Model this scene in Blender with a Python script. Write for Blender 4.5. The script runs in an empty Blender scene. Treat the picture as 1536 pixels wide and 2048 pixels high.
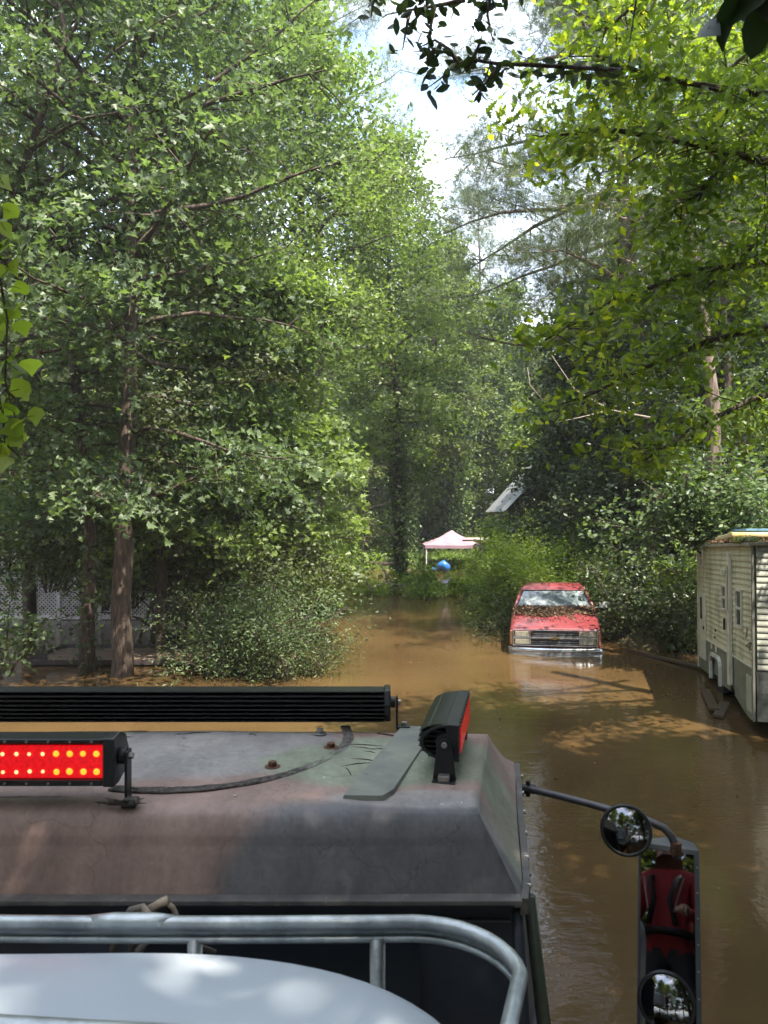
import bpy, bmesh, math, random
import numpy as np
from mathutils import Vector, Matrix, noise
S = bpy.context.scene
COL = S.collection
R = math.radians

# ------------------------------------------------------------------ camera
CAM_Z = 3.03
FPX = 1480.0            # focal length in photo pixels (1536 x 2048)
cam_d = bpy.data.cameras.new('camera')
cam = bpy.data.objects.new('camera', cam_d); COL.objects.link(cam)
cam.location = (0, 0, CAM_Z); cam.rotation_euler = (R(90), 0, 0)
cam_d.sensor_fit = 'VERTICAL'; cam_d.sensor_height = 36.0
cam_d.lens = 36.0 * FPX / 2048.0
cam_d.shift_y = 7.0 / 2048.0
cam_d.clip_start = 0.05; cam_d.clip_end = 2000
cam_d.dof.use_dof = True; cam_d.dof.focus_distance = 11.0; cam_d.dof.aperture_fstop = 7.5
S.camera = cam
def P(px, py, Y):       # photo pixel at distance Y -> world point
    return Vector(((px - 768) / FPX * Y, Y, CAM_Z - (py - 1031) / FPX * Y))

# ------------------------------------------------------------------ light
SUN_EL, SUN_AZ = R(62), R(146)      # azimuth measured from +Y towards +X
sun_dir = Vector((math.sin(SUN_AZ) * math.cos(SUN_EL), math.cos(SUN_AZ) * math.cos(SUN_EL), math.sin(SUN_EL)))
sl = bpy.data.lights.new('sun', 'SUN'); sl.energy = 3.3; sl.angle = R(0.53); sl.color = (1.0, 0.93, 0.80)
so = bpy.data.objects.new('sun', sl); COL.objects.link(so)
so.rotation_euler = sun_dir.to_track_quat('Z', 'Y').to_euler(); so.location = (0, 0, 60)
W = bpy.data.worlds.new('World'); S.world = W; W.use_nodes = True
nt = W.node_tree; nt.nodes.clear()
def N(nt, t, **k):
    n = nt.nodes.new(t)
    for a, b in k.items():
        if a.startswith('i_'): n.inputs[a[2:].replace('_', ' ')].default_value = b
        else: setattr(n, a, b)
    return n
sky = N(nt, 'ShaderNodeTexSky', sky_type='NISHITA', sun_disc=False, sun_elevation=SUN_EL, sun_rotation=SUN_AZ)
sky.air_density = 1.2; sky.dust_density = 1.5
tc = N(nt, 'ShaderNodeTexCoord'); mp = N(nt, 'ShaderNodeMapping'); mp.inputs['Scale'].default_value = (1, 1, 2.2)
mp.inputs['Location'].default_value = (0.1, 0.0, 0.35)
nz = N(nt, 'ShaderNodeTexNoise'); nz.inputs['Scale'].default_value = 2.3; nz.inputs['Detail'].default_value = 7; nz.inputs['Roughness'].default_value = .55
cr = N(nt, 'ShaderNodeValToRGB'); cr.color_ramp.elements[0].position = .42; cr.color_ramp.elements[1].position = .62
nz2 = N(nt, 'ShaderNodeTexNoise'); nz2.inputs['Scale'].default_value = 5; nz2.inputs['Detail'].default_value = 5
cc = N(nt, 'ShaderNodeValToRGB'); cc.color_ramp.elements[0].color = (2.9, 3.25, 3.8, 1); cc.color_ramp.elements[1].color = (6.2, 6.3, 6.5, 1)
cc.color_ramp.elements[0].position = .3; cc.color_ramp.elements[1].position = .65
mx = N(nt, 'ShaderNodeMix', data_type='RGBA')
bg = N(nt, 'ShaderNodeBackground'); bg.inputs['Strength'].default_value = 0.15
ow = N(nt, 'ShaderNodeOutputWorld')
L = nt.links.new
L(tc.outputs['Generated'], mp.inputs[0]); L(mp.outputs[0], nz.inputs['Vector']); L(mp.outputs[0], nz2.inputs['Vector'])
L(nz.outputs['Fac'], cr.inputs[0]); L(nz2.outputs['Fac'], cc.inputs[0])
L(cr.outputs[0], mx.inputs[0]); L(sky.outputs[0], mx.inputs[6]); L(cc.outputs[0], mx.inputs[7])
L(mx.outputs[2], bg.inputs[0]); L(bg.outputs[0], ow.inputs[0])
S.view_settings.view_transform = 'Standard'; S.view_settings.look = 'None'
S.view_settings.exposure = 2.12; S.view_settings.gamma = 1; S.view_settings.use_curve_mapping = False
S.render.engine = 'CYCLES'
S.cycles.max_bounces = 10; S.cycles.diffuse_bounces = 8; S.cycles.transmission_bounces = 8; S.cycles.transparent_max_bounces = 8; S.cycles.caustics_reflective = False; S.cycles.caustics_refractive = False

# thin haze volume added to lighten the dark hollows and soften contrast
def haze(density):
    hm = bpy.data.meshes.new('haze'); x0, x1, y0, y1, z0, z1 = -910, 910, -310, 1510, -2.2, 46
    hm.from_pydata([(x, y, z) for x in (x0, x1) for y in (y0, y1) for z in (z0, z1)], [], [(0, 1, 3, 2), (4, 6, 7, 5), (0, 4, 5, 1), (2, 3, 7, 6), (0, 2, 6, 4), (1, 5, 7, 3)])
    ho = bpy.data.objects.new('haze', hm); COL.objects.link(ho); ho['kind'] = 'stuff'; ho['label'] = 'thin haze added to lighten and soften the shaded flooded wood'; ho['category'] = 'haze'
    m = bpy.data.materials.new('haze_fill'); m.use_nodes = True; t = m.node_tree; t.nodes.clear(); o = N(t, 'ShaderNodeOutputMaterial'); v = N(t, 'ShaderNodeVolumePrincipled')
    v.inputs['Color'].default_value = (.93, .96, 1, 1); v.inputs['Density'].default_value = density; v.inputs['Anisotropy'].default_value = .25
    t.links.new(v.outputs[0], o.inputs['Volume']); hm.materials.append(m)
haze(.0011)
# ------------------------------------------------------------------ materials
def mat(name, col, rough=.6, metal=0, spec=.5, var=.12, scale=6, bump=0, bscale=60, col2=None, transl=None, emit=None, coat=0, streak=None, dirt=None, grime=None):
    m = bpy.data.materials.new(name); m.use_nodes = True; t = m.node_tree; l = t.links.new
    b = t.nodes['Principled BSDF']; b.inputs['Roughness'].default_value = rough; b.inputs['Metallic'].default_value = metal
    b.inputs['Specular IOR Level'].default_value = spec; b.inputs['Coat Weight'].default_value = coat
    c = N(t, 'ShaderNodeTexCoord'); mpn = N(t, 'ShaderNodeMapping')
    if streak: mpn.inputs['Scale'].default_value = streak
    l(c.outputs['Object'], mpn.inputs[0])
    n = N(t, 'ShaderNodeTexNoise'); n.inputs['Scale'].default_value = scale; n.inputs['Detail'].default_value = 6; n.inputs['Roughness'].default_value = .65
    l(mpn.outputs[0], n.inputs['Vector'])
    r = N(t, 'ShaderNodeValToRGB')
    c2 = col2 or tuple(max(0, x * (1 - var * 2.2)) for x in col)
    r.color_ramp.elements[0].color = (*c2, 1); r.color_ramp.elements[1].color = (*col, 1)
    r.color_ramp.elements[0].position = .35; r.color_ramp.elements[1].position = .62
    l(n.outputs['Fac'], r.inputs[0]); out = r.outputs[0]
    if dirt:
        n3 = N(t, 'ShaderNodeTexNoise'); n3.inputs['Scale'].default_value = dirt[1]; n3.inputs['Detail'].default_value = 9; n3.inputs['Roughness'].default_value = .7
        mp3 = N(t, 'ShaderNodeMapping'); mp3.inputs['Scale'].default_value = dirt[3] if len(dirt) > 3 else (1, 1, 1)
        l(c.outputs['Object'], mp3.inputs[0]); l(mp3.outputs[0], n3.inputs['Vector'])
        r3 = N(t, 'ShaderNodeValToRGB'); r3.color_ramp.elements[0].position = dirt[2]; r3.color_ramp.elements[1].position = min(1, dirt[2] + .18)
        l(n3.outputs['Fac'], r3.inputs[0])
        mm = N(t, 'ShaderNodeMix', data_type='RGBA'); l(r3.outputs[0], mm.inputs[0]); l(out, mm.inputs[6]); mm.inputs[7].default_value = (*dirt[0], 1); out = mm.outputs[2]
    l(out, b.inputs['Base Color'])
    if bump:
        n2 = N(t, 'ShaderNodeTexNoise'); n2.inputs['Scale'].default_value = bscale; n2.inputs['Detail'].default_value = 8; n2.inputs['Roughness'].default_value = .6
        l(mpn.outputs[0], n2.inputs['Vector'])
        bp = N(t, 'ShaderNodeBump'); bp.inputs['Strength'].default_value = bump; bp.inputs['Distance'].default_value = .02
        l(n2.outputs['Fac'], bp.inputs['Height']); l(bp.outputs[0], b.inputs['Normal'])
    if emit:
        b.inputs['Emission Color'].default_value = (*emit[0], 1); b.inputs['Emission Strength'].default_value = emit[1]
    return m

def leafmat(name, dark, light, tr, trw=.42, rough=.45, yellow=None):
    m = bpy.data.materials.new(name); m.use_nodes = True; t = m.node_tree; l = t.links.new
    b = t.nodes['Principled BSDF']; b.inputs['Roughness'].default_value = rough; b.inputs['Specular IOR Level'].default_value = .45
    a = N(t, 'ShaderNodeAttribute', attribute_name='v'); r = N(t, 'ShaderNodeValToRGB')
    r.color_ramp.elements[0].color = (*dark, 1); r.color_ramp.elements[1].color = (*light, 1)
    r.color_ramp.elements[0].position = .1; r.color_ramp.elements[1].position = .8
    if yellow:
        e = r.color_ramp.elements.new(.97); e.color = (*yellow, 1)
    l(a.outputs['Fac'], r.inputs[0]); l(r.outputs[0], b.inputs['Base Color'])
    tb = N(t, 'ShaderNodeBsdfTranslucent')
    mu = N(t, 'ShaderNodeMix', data_type='RGBA', blend_type='MULTIPLY'); mu.inputs[0].default_value = 1
    l(r.outputs[0], mu.inputs[6]); mu.inputs[7].default_value = (*tr, 1); l(mu.outputs[2], tb.inputs[0])
    ms = N(t, 'ShaderNodeMixShader'); ms.inputs[0].default_value = trw
    o = t.nodes['Material Output']; l(b.outputs[0], ms.inputs[1]); l(tb.outputs[0], ms.inputs[2]); l(ms.outputs[0], o.inputs[0])
    return m

M = {}
M['bark'] = mat('bark', (.135, .10, .078), .9, spec=.2, var=.3, scale=9, streak=(3, 3, .5), bump=1.0, bscale=14, col2=(.04, .03, .024))
M['bark_pine'] = mat('bark_pine', (.25, .19, .15), .9, spec=.2, scale=7, streak=(2.6, 2.6, .6), bump=1.0, bscale=11, col2=(.07, .05, .04))
M['bark_dead'] = mat('bark_dead', (.36, .30, .24), .9, spec=.2, scale=8, streak=(3, 3, .5), bump=.6, bscale=20)
M['gum'] = leafmat('gum_leaf', (.06, .09, .042), (.15, .21, .088), (1.4, 1.55, .75), .42)
M['gum_bright'] = leafmat('gum_leaf_bright', (.09, .13, .042), (.21, .28, .082), (1.45, 1.6, .7), .45)
M['small'] = leafmat('small_leaf', (.06, .078, .034), (.16, .18, .075), (1.4, 1.5, .6), .35)
M['dark'] = leafmat('dark_leaf', (.035, .055, .025), (.11, .14, .062), (1.4, 1.6, .6), .3, .35)
M['far'] = leafmat('far_leaf', (.08, .11, .038), (.19, .24, .075), (1.5, 1.6, .6), .42)
M['oak'] = leafmat('oak_leaf', (.08, .125, .026), (.19, .25, .05), (1.9, 2.0, .5), .5, yellow=(.38, .40, .045))  # yellow ramp end paints the backlit glow of the outer leaves
M['sprig'] = leafmat('sprig_leaf', (.15, .22, .04), (.28, .36, .08), (1.6, 1.7, .5), .5)
M['magnolia'] = leafmat('magnolia_leaf', (.018, .035, .016), (.045, .07, .025), (1.5, 1.6, .6), .28, .55)
M['needle'] = leafmat('needle', (.07, .10, .045), (.16, .20, .085), (1.3, 1.4, .6), .35, .4)
M['ivy'] = leafmat('ivy_leaf', (.03, .06, .02), (.13, .19, .07), (1.4, 1.5, .6), .35)
M['grassy'] = leafmat('grass_blade', (.09, .17, .03), (.24, .34, .06), (1.5, 1.6, .6), .4)
M['litter'] = leafmat('litter', (.04, .022, .013), (.19, .115, .06), (1, .9, .6), .15, .7)

# ------------------------------------------------------------------ tagging and mesh helpers
def tag(o, label=None, cat=None, group=None, kind=None):
    if label: o['label'] = label
    if cat: o['category'] = cat
    if group: o['group'] = group
    if kind: o['kind'] = kind
    return o
def thing(name, loc=(0, 0, 0), label=None, cat=None, group=None, rz=0):
    o = bpy.data.objects.new(name, None); COL.objects.link(o); o.location = loc; o.rotation_euler = (0, 0, rz)
    o.empty_display_size = .2
    return tag(o, label, cat, group)
def link(name, me, parent=None):
    o = bpy.data.objects.new(name, me); COL.objects.link(o)
    if parent: o.parent = parent
    return o
class MB:
    def __init__(s): s.v = []; s.f = []; s.mi = []; s.cur = 0
    def add(s, vs, fs):
        n = len(s.v); s.v += [tuple(p) for p in vs]; s.f += [tuple(i + n for i in f) for f in fs]; s.mi += [s.cur] * len(fs)
        return s
    def box(s, c, d, rot=None):
        hx, hy, hz = d[0] / 2, d[1] / 2, d[2] / 2
        vs = [Vector((x * hx, y * hy, z * hz)) for x in (-1, 1) for y in (-1, 1) for z in (-1, 1)]
        if rot is not None: vs = [rot @ v for v in vs]
        return s.add([v + Vector(c) for v in vs], [(0, 1, 3, 2), (4, 6, 7, 5), (0, 4, 5, 1), (2, 3, 7, 6), (0, 2, 6, 4), (1, 5, 7, 3)])
    def tube(s, pts, rad, n=8, caps=True):
        pts = [Vector(p) for p in pts]
        if not hasattr(rad, '__len__'): rad = [rad] * len(pts)
        vs = []; up = Vector((0, 0, 1)); prev = None
        for i, p in enumerate(pts):
            t = (pts[min(i + 1, len(pts) - 1)] - pts[max(i - 1, 0)]).normalized()
            if prev is None:
                a = up if abs(t.z) < .9 else Vector((1, 0, 0)); x = t.cross(a).normalized()
            else: x = (prev - t * prev.dot(t)).normalized()
            prev = x; y = t.cross(x)
            for k in range(n):
                an = 2 * math.pi * k / n; vs.append(p + (x * math.cos(an) + y * math.sin(an)) * rad[i])
        fs = [(i * n + k, i * n + (k + 1) % n, (i + 1) * n + (k + 1) % n, (i + 1) * n + k) for i in range(len(pts) - 1) for k in range(n)]
        if caps: fs += [tuple(reversed(range(n))), tuple(range((len(pts) - 1) * n, len(pts) * n))]
        return s.add(vs, fs)
    def cyl(s, a, b, r, n=12, r2=None): return s.tube([a, b], [r, r if r2 is None else r2], n)
    def prism(s, poly, axis, a, b):      # poly: 2D outline; extruded along axis 'x','y','z'
        n = len(poly)
        def mk(p, w): return {'x': (w, p[0], p[1]), 'y': (p[0], w, p[1]), 'z': (p[0], p[1], w)}[axis]
        return s.add([mk(p, a) for p in poly] + [mk(p, b) for p in poly],
                     [tuple(reversed(range(n))), tuple(range(n, 2 * n))] + [(i, (i + 1) % n, n + (i + 1) % n, n + i) for i in range(n)])
    def build(s, name, m, parent=None, smooth=False, bevel=0, seg=2):
        me = bpy.data.meshes.new(name); me.from_pydata(s.v, [], s.f); me.update()
        ms = m if isinstance(m, (list, tuple)) else [m]
        for q in ms: me.materials.append(q)
        if len(ms) > 1: me.polygons.foreach_set('material_index', s.mi)
        bm = bmesh.new(); bm.from_mesh(me); bmesh.ops.recalc_face_normals(bm, faces=bm.faces); bm.to_mesh(me); bm.free()
        if smooth: me.polygons.foreach_set('use_smooth', [True] * len(me.polygons))
        o = link(name, me, parent)
        if bevel:
            b = o.modifiers.new('bevel', 'BEVEL'); b.width = bevel; b.segments = seg; b.limit_method = 'ANGLE'; b.angle_limit = R(35)
        return o

LEAF = {  # outlines (length along x 0..1, half width y), fold height z
    'diamond': ([(-.5, 0, 0), (.05, .33, .10), (.5, 0, -.06), (.05, -.33, .10)], [(0, 3, 2), (0, 2, 1)]),
    'narrow': ([(-.5, 0, 0), (0, .17, .05), (.5, 0, -.08), (0, -.17, .05)], [(0, 3, 2), (0, 2, 1)]),
    'star': ([(-.5, 0, 0), (-.35, .42, .1), (-.1, .2, .04), (.12, .5, .12), (.1, .17, .03), (.55, 0, -.08), (.1, -.17, .03), (.12, -.5, .12), (-.1, -.2, .04), (-.35, -.42, .1)],
             [(0, 2, 1), (2, 4, 3), (0, 9, 8), (8, 7, 6), (0, 8, 5), (0, 5, 2), (2, 5, 4), (8, 6, 5)]),
    'oak': ([(-.55, 0, 0), (-.3, .16, .02), (-.22, .10, .02), (-.08, .30, .06), (-.02, .13, .02), (.16, .34, .06), (.18, .12, .01), (.34, .17, 0), (.55, 0, -.08),
             (.34, -.17, 0), (.18, -.12, .01), (.16, -.34, .06), (-.02, -.13, .02), (-.08, -.30, .06), (-.22, -.10, .02), (-.3, -.16, .02)],
            [(0, 2, 1), (2, 4, 3), (4, 6, 5), (6, 8, 7), (0, 15, 14), (14, 13, 12), (12, 11, 10), (10, 9, 8), (0, 14, 12, 10, 8, 6, 4, 2)]),
    'ovate': ([(-.5, 0, 0), (-.25, .17, .03), (.1, .22, .05), (.38, .12, .01), (.52, 0, -.07), (.38, -.12, .01), (.1, -.22, .05), (-.25, -.17, .03), (-.2, 0, 0), (.1, 0, 0), (.35, 0, -.03)],
              [(0, 8, 1), (8, 9, 2, 1), (9, 10, 3, 2), (10, 4, 3), (0, 7, 8), (8, 7, 6, 9), (9, 6, 5, 10), (10, 5, 4)]),
    'tallow': ([(-.45, 0, 0), (-.3, .30, .05), (-.02, .42, .08), (.22, .2, .02), (.55, 0, -.1), (.22, -.2, .02), (-.02, -.42, .08), (-.3, -.30, .05), (0, 0, -.01)],
               [(0, 8, 1), (1, 8, 2), (2, 8, 3), (3, 8, 4), (4, 8, 5), (5, 8, 6), (6, 8, 7), (7, 8, 0)]),
}
def leaves_mesh(name, pos, size, v, material, shape='diamond', seed=0, droop=.35, upb=.7, cn=None):
    rg = np.random.default_rng(seed); n = len(pos)
    d = rg.normal(size=(n, 3)); d[:, 2] = d[:, 2] * .5 - droop; d /= np.linalg.norm(d, axis=1)[:, None]
    nn = rg.normal(size=(n, 3)) * (.8 if cn is None else .45); nn[:, 2] += upb * (1 if cn is None else .5)
    if cn is not None: nn += cn
    s = np.cross(nn, d); s /= np.linalg.norm(s, axis=1)[:, None] + 1e-9; nn = np.cross(d, s)
    vs, fs = LEAF[shape]; vs = np.array(vs); k = len(vs)
    sz = size[:, None, None]
    co = pos[:, None, :] + sz * (vs[None, :, 0:1] * d[:, None, :] + vs[None, :, 1:2] * s[:, None, :] + vs[None, :, 2:3] * nn[:, None, :])
    return raw_mesh(name, co.reshape(-1, 3), fs, n, k, v, material)
def raw_mesh(name, co, fs, n, k, v, material):
    me = bpy.data.meshes.new(name); nf = len(fs)
    loops = np.concatenate([np.array(f) for f in fs]); lens = np.array([len(f) for f in fs]); T = len(loops)
    me.vertices.add(n * k); me.vertices.foreach_set('co', co.astype(np.float32).ravel())
    me.loops.add(n * T); me.loops.foreach_set('vertex_index', (loops[None, :] + np.arange(n)[:, None] * k).astype(np.int32).ravel())
    starts = np.concatenate([[0], np.cumsum(lens)[:-1]])
    me.polygons.add(n * nf); me.polygons.foreach_set('loop_start', (starts[None, :] + np.arange(n)[:, None] * T).astype(np.int32).ravel())
    me.update(calc_edges=True)
    at = me.attributes.new('v', 'FLOAT', 'FACE'); at.data.foreach_set('value', np.repeat(np.clip(v, 0, 1), nf).astype(np.float32))
    me.materials.append(material); return me
def needles_mesh(name, tips, dirs, seed=0, per=16, length=.2, width=.007, material=None, spread=.9):
    rg = np.random.default_rng(seed); n = len(tips) * per
    base = np.repeat(tips, per, 0) + rg.normal(size=(n, 3)) * .02; d0 = np.repeat(dirs, per, 0)
    base -= d0 * rg.uniform(0, .12, (n, 1))
    d = d0 + rg.normal(size=(n, 3)) * spread * .7; d /= np.linalg.norm(d, axis=1)[:, None]
    s = np.cross(d, rg.normal(size=(n, 3))); s /= np.linalg.norm(s, axis=1)[:, None]
    ln = length * rg.uniform(.7, 1.1, (n, 1))
    co = np.stack([base - s * width / 2, base + s * width / 2, base + d * ln], 1)
    v = np.repeat(rg.uniform(.1, .8, len(tips)), per) + rg.uniform(-.15, .15, n)
    return raw_mesh(name, co.reshape(-1, 3), [(0, 1, 2)], n, 3, v, material)

def lerp_path(pts, z):
    for a, b in zip(pts, pts[1:]):
        if z <= b.z: return a.lerp(b, max(0, min(1, (z - a.z) / max(1e-6, b.z - a.z))))
    return pts[-1].copy()
def branch_path(rnd, start, d, length, seg=5, wob=.16, bend=0.0):
    pts = [start.copy()]; d = d.normalized(); p = start.copy()
    for i in range(seg):
        d = (d + Vector((rnd.gauss(0, wob), rnd.gauss(0, wob), rnd.gauss(0, wob) + bend))).normalized()
        p = p + d * (length / seg); pts.append(p.copy())
    return pts
TREE_N = [0]
def tree(name, label, path, r0, crown, nlimb, nclus, per, lsize, lm, bark='bark', shape='diamond', seed=1, sig=(.32, .2), keep=None,
         group=None, cat='tree', needles=False, elev=(0.0, .8), only_crown=False, fine=0, ivy=None, limbr=.3, droop=.35):
    """path: world trunk points; crown=(z0, z1, radius, exponent-ish profile fn or None)"""
    rnd = random.Random(seed); rg = np.random.default_rng(seed)
    base = Vector(path[0]); pts = [Vector(p) - base for p in path]
    root = thing(name, base, label, cat, group)
    ztop = pts[-1].z; mb = MB(); dense = []
    for a, b in zip(pts, pts[1:]):
        k = max(1, int((b - a).length / .9))
        for i in range(k): dense.append(a.lerp(b, i / k) + Vector((rnd.gauss(0, .025), rnd.gauss(0, .025), 0)))
    dense.append(pts[-1]); rr = [r0 * max(.12, (1 - (p.z / ztop)) ** .75) * (1 + .25 * math.exp(-p.z / .5)) for p in dense]
    mb.tube(dense, rr, 12)
    z0, z1, rad, prof = crown; z0 -= base.z; z1 -= base.z
    cl = []; cd = []
    for i in range(nlimb):
        f = (i + rnd.random()) / nlimb; z = z0 + (min(z1, ztop) - z0) * f ** .95
        st = lerp_path(dense, z); az = i * 2.399 + rnd.gauss(0, .4)
        Rr = rad * (prof(f) if prof else math.sin(math.pi * min(1, .18 + .78 * f)) ** .6) * rnd.uniform(.75, 1.12)
        el = elev[0] + (elev[1] - elev[0]) * f + rnd.gauss(0, .12)
        d = Vector((math.cos(az) * math.cos(el), math.sin(az) * math.cos(el), math.sin(el)))
        tr_ = r0 * max(.12, (1 - (z / ztop))) ** .75
        lp = branch_path(rnd, st, d, Rr, 6, .13, -.02 if f < .5 else .03)
        lr = max(.012, min(tr_ * .6, r0 * limbr * (Rr / rad)))
        mb.tube(lp, [lr * (1 - .82 * j / 6) for j in range(7)], 6)
        for j in range(nclus):
            t = .25 + .75 * (j + rnd.random()) / nclus; q = t * 6; k = min(5, int(q)); p = lp[k].lerp(lp[k + 1], q - k)
            a2 = rnd.uniform(0, 2 * math.pi); ld = (lp[k + 1] - lp[k]).normalized()
            sd = (ld * .6 + Vector((math.cos(a2), math.sin(a2), rnd.gauss(.05, .35)))).normalized()
            sp = branch_path(rnd, p, sd, Rr * rnd.uniform(.22, .42) * (1.15 - .5 * t) + .3, 3, .2, -.05 if not needles else .1)
            mb.tube(sp, [lr * .3, lr * .22, lr * .14, .004], 3, caps=False)
            for q2 in (1, 2, 3):
                cl.append(sp[q2]); cd.append((sp[q2] - sp[q2 - 1]).normalized() * .7 + Vector((0, 0, .45)))
    for p in pts[-1:]: cl += [p] * 3; cd += [Vector((0, 0, 1))] * 3
    tr = mb.build('trunk', M[bark], root, smooth=True)
    cl = np.array([tuple(p) for p in cl]); cd = np.array([tuple(p) for p in cd])
    if keep is not None:
        k = keep(cl + np.array(base)); cl = cl[k]; cd = cd[k]
    if needles:
        tips = np.repeat(cl, per, 0) + rg.normal(size=(len(cl) * per, 3)) * np.array([sig[0], sig[0], sig[1]])
        dd = np.repeat(cd, per, 0) + rg.normal(size=(len(tips), 3)) * .5; dd /= np.linalg.norm(dd, axis=1)[:, None]
        me = needles_mesh('crown', tips, dd, seed, 11, lsize, .0105, lm)
    else:
        n = len(cl) * per
        cv = np.repeat(rg.uniform(.05, .85, len(cl)), per) + rg.uniform(-.15, .15, n)
        wsc = np.repeat(rg.uniform(.45, 1.15, (len(cl), 1)), per, 0)
        out = cl - np.array([0, 0, 0]); rad_ = np.stack([out[:, 0], out[:, 1], np.zeros(len(cl))], 1); rad_ /= np.linalg.norm(rad_, axis=1)[:, None] + .3
        cnn = np.repeat(rad_ * .55 + rg.normal(size=(len(cl), 3)) * .35 + np.array([0, 0, .45]), per, 0)
        off = rg.normal(size=(n, 3)) * np.array([sig[0], sig[0], sig[1] * .62]) * wsc
        off[:, 2] -= (off[:, 0] * cnn[:, 0] + off[:, 1] * cnn[:, 1]) * .7      # sprays tilt outwards and down
        pos = np.repeat(cl, per, 0) + off
        if keep is not None:
            k = keep(pos + np.array(base)); pos = pos[k]; cv = cv[k]; cnn = cnn[k]
        k = pos[:, 2] + base.z > .02; pos = pos[k]; cv = cv[k]; cnn = cnn[k]
        csz = .75 + .5 * (np.sin(cv * 37.0) * .5 + .5)
        me = leaves_mesh('crown', pos, lsize * csz * rg.uniform(.6, 1.25, len(pos)), cv, lm, shape, seed, droop, .7, cnn)
    c = link('crown', me, root); c['kind'] = 'stuff'
    if ivy:    # (zlow, zhigh, count, size)
        n = ivy[2]; zz = rg.uniform(ivy[0], ivy[1], n); an = rg.uniform(0, 6.283, n)
        pp = np.array([tuple(lerp_path(dense, z)) for z in zz]); rrr = r0 * (1.0 + rg.exponential(ivy[4] if len(ivy) > 4 else .35, n))
        pp[:, 0] += np.cos(an) * rrr; pp[:, 1] += np.sin(an) * rrr
        me = leaves_mesh('ivy', pp, ivy[3] * rg.uniform(.6, 1.2, n), rg.uniform(0, 1, n), M['ivy'], 'diamond', seed + 5)
        o = link('ivy', me, root); o['kind'] = 'stuff'
    return root
def copy_tree(o, loc, rz, sc, label, group=None):
    c = o.copy(); COL.objects.link(c); c.location = loc; c.rotation_euler = (0, 0, rz); c.scale = sc; c['label'] = label
    if group: c['group'] = group
    for ch in list(o.children):
        d = ch.copy(); COL.objects.link(d); d.parent = c
    return c

# ------------------------------------------------------------------ ground and water
def ground_h(x, y):
    h = -.75 + .12 * noise.noise(Vector((x * .15, y * .15, 0)))
    def st(a, b, t): t = max(0, min(1, (t - a) / (b - a))); return t * t * (3 - 2 * t)
    far = st(38.5, 42.5, y - .25 * abs(x - 1) + 1.6 * noise.noise(Vector((x * .3, 3, 1)))); h += far * 1.15
    right = st(4.2, 6.4, x - 0.12 * max(0, 17 - y)) * st(15.2, 17.5, y); h = max(h, -.75 + right * 1.15)
    r2 = st(4.6, 6.2, x + .0 * y) * st(24, 30, y); h = max(h, -.75 + r2 * 1.1)
    return h + .05 * noise.noise(Vector((x * 1.1, y * 1.1, 5)))
def axis_steps(lo, hi, fine_lo, fine_hi, step, big):
    a = list(np.arange(fine_lo, fine_hi, step)); x = fine_hi; s = step
    while x < hi: a.append(x); s = min(big, s * 1.35); x += s
    a.append(hi); x = fine_lo; s = step
    while x > lo: s = min(big, s * 1.35); x -= s; a.insert(0, max(lo, x))
    return a
gx = axis_steps(-900, 900, -16, 18, .5, 90); gy = axis_steps(-300, 1500, 0, 62, .5, 90)
gv = [(x, y, ground_h(x, y)) for y in gy for x in gx]; w = len(gx)
gf = [(j * w + i, j * w + i + 1, (j + 1) * w + i + 1, (j + 1) * w + i) for j in range(len(gy) - 1) for i in range(w - 1)]
m_ground = mat('forest_floor', (.13, .10, .055), .95, spec=.2, scale=3, col2=(.06, .06, .025), bump=.6, bscale=25)
g = MB().add(gv, gf).build('ground', m_ground, smooth=True); tag(g, kind='structure')

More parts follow.
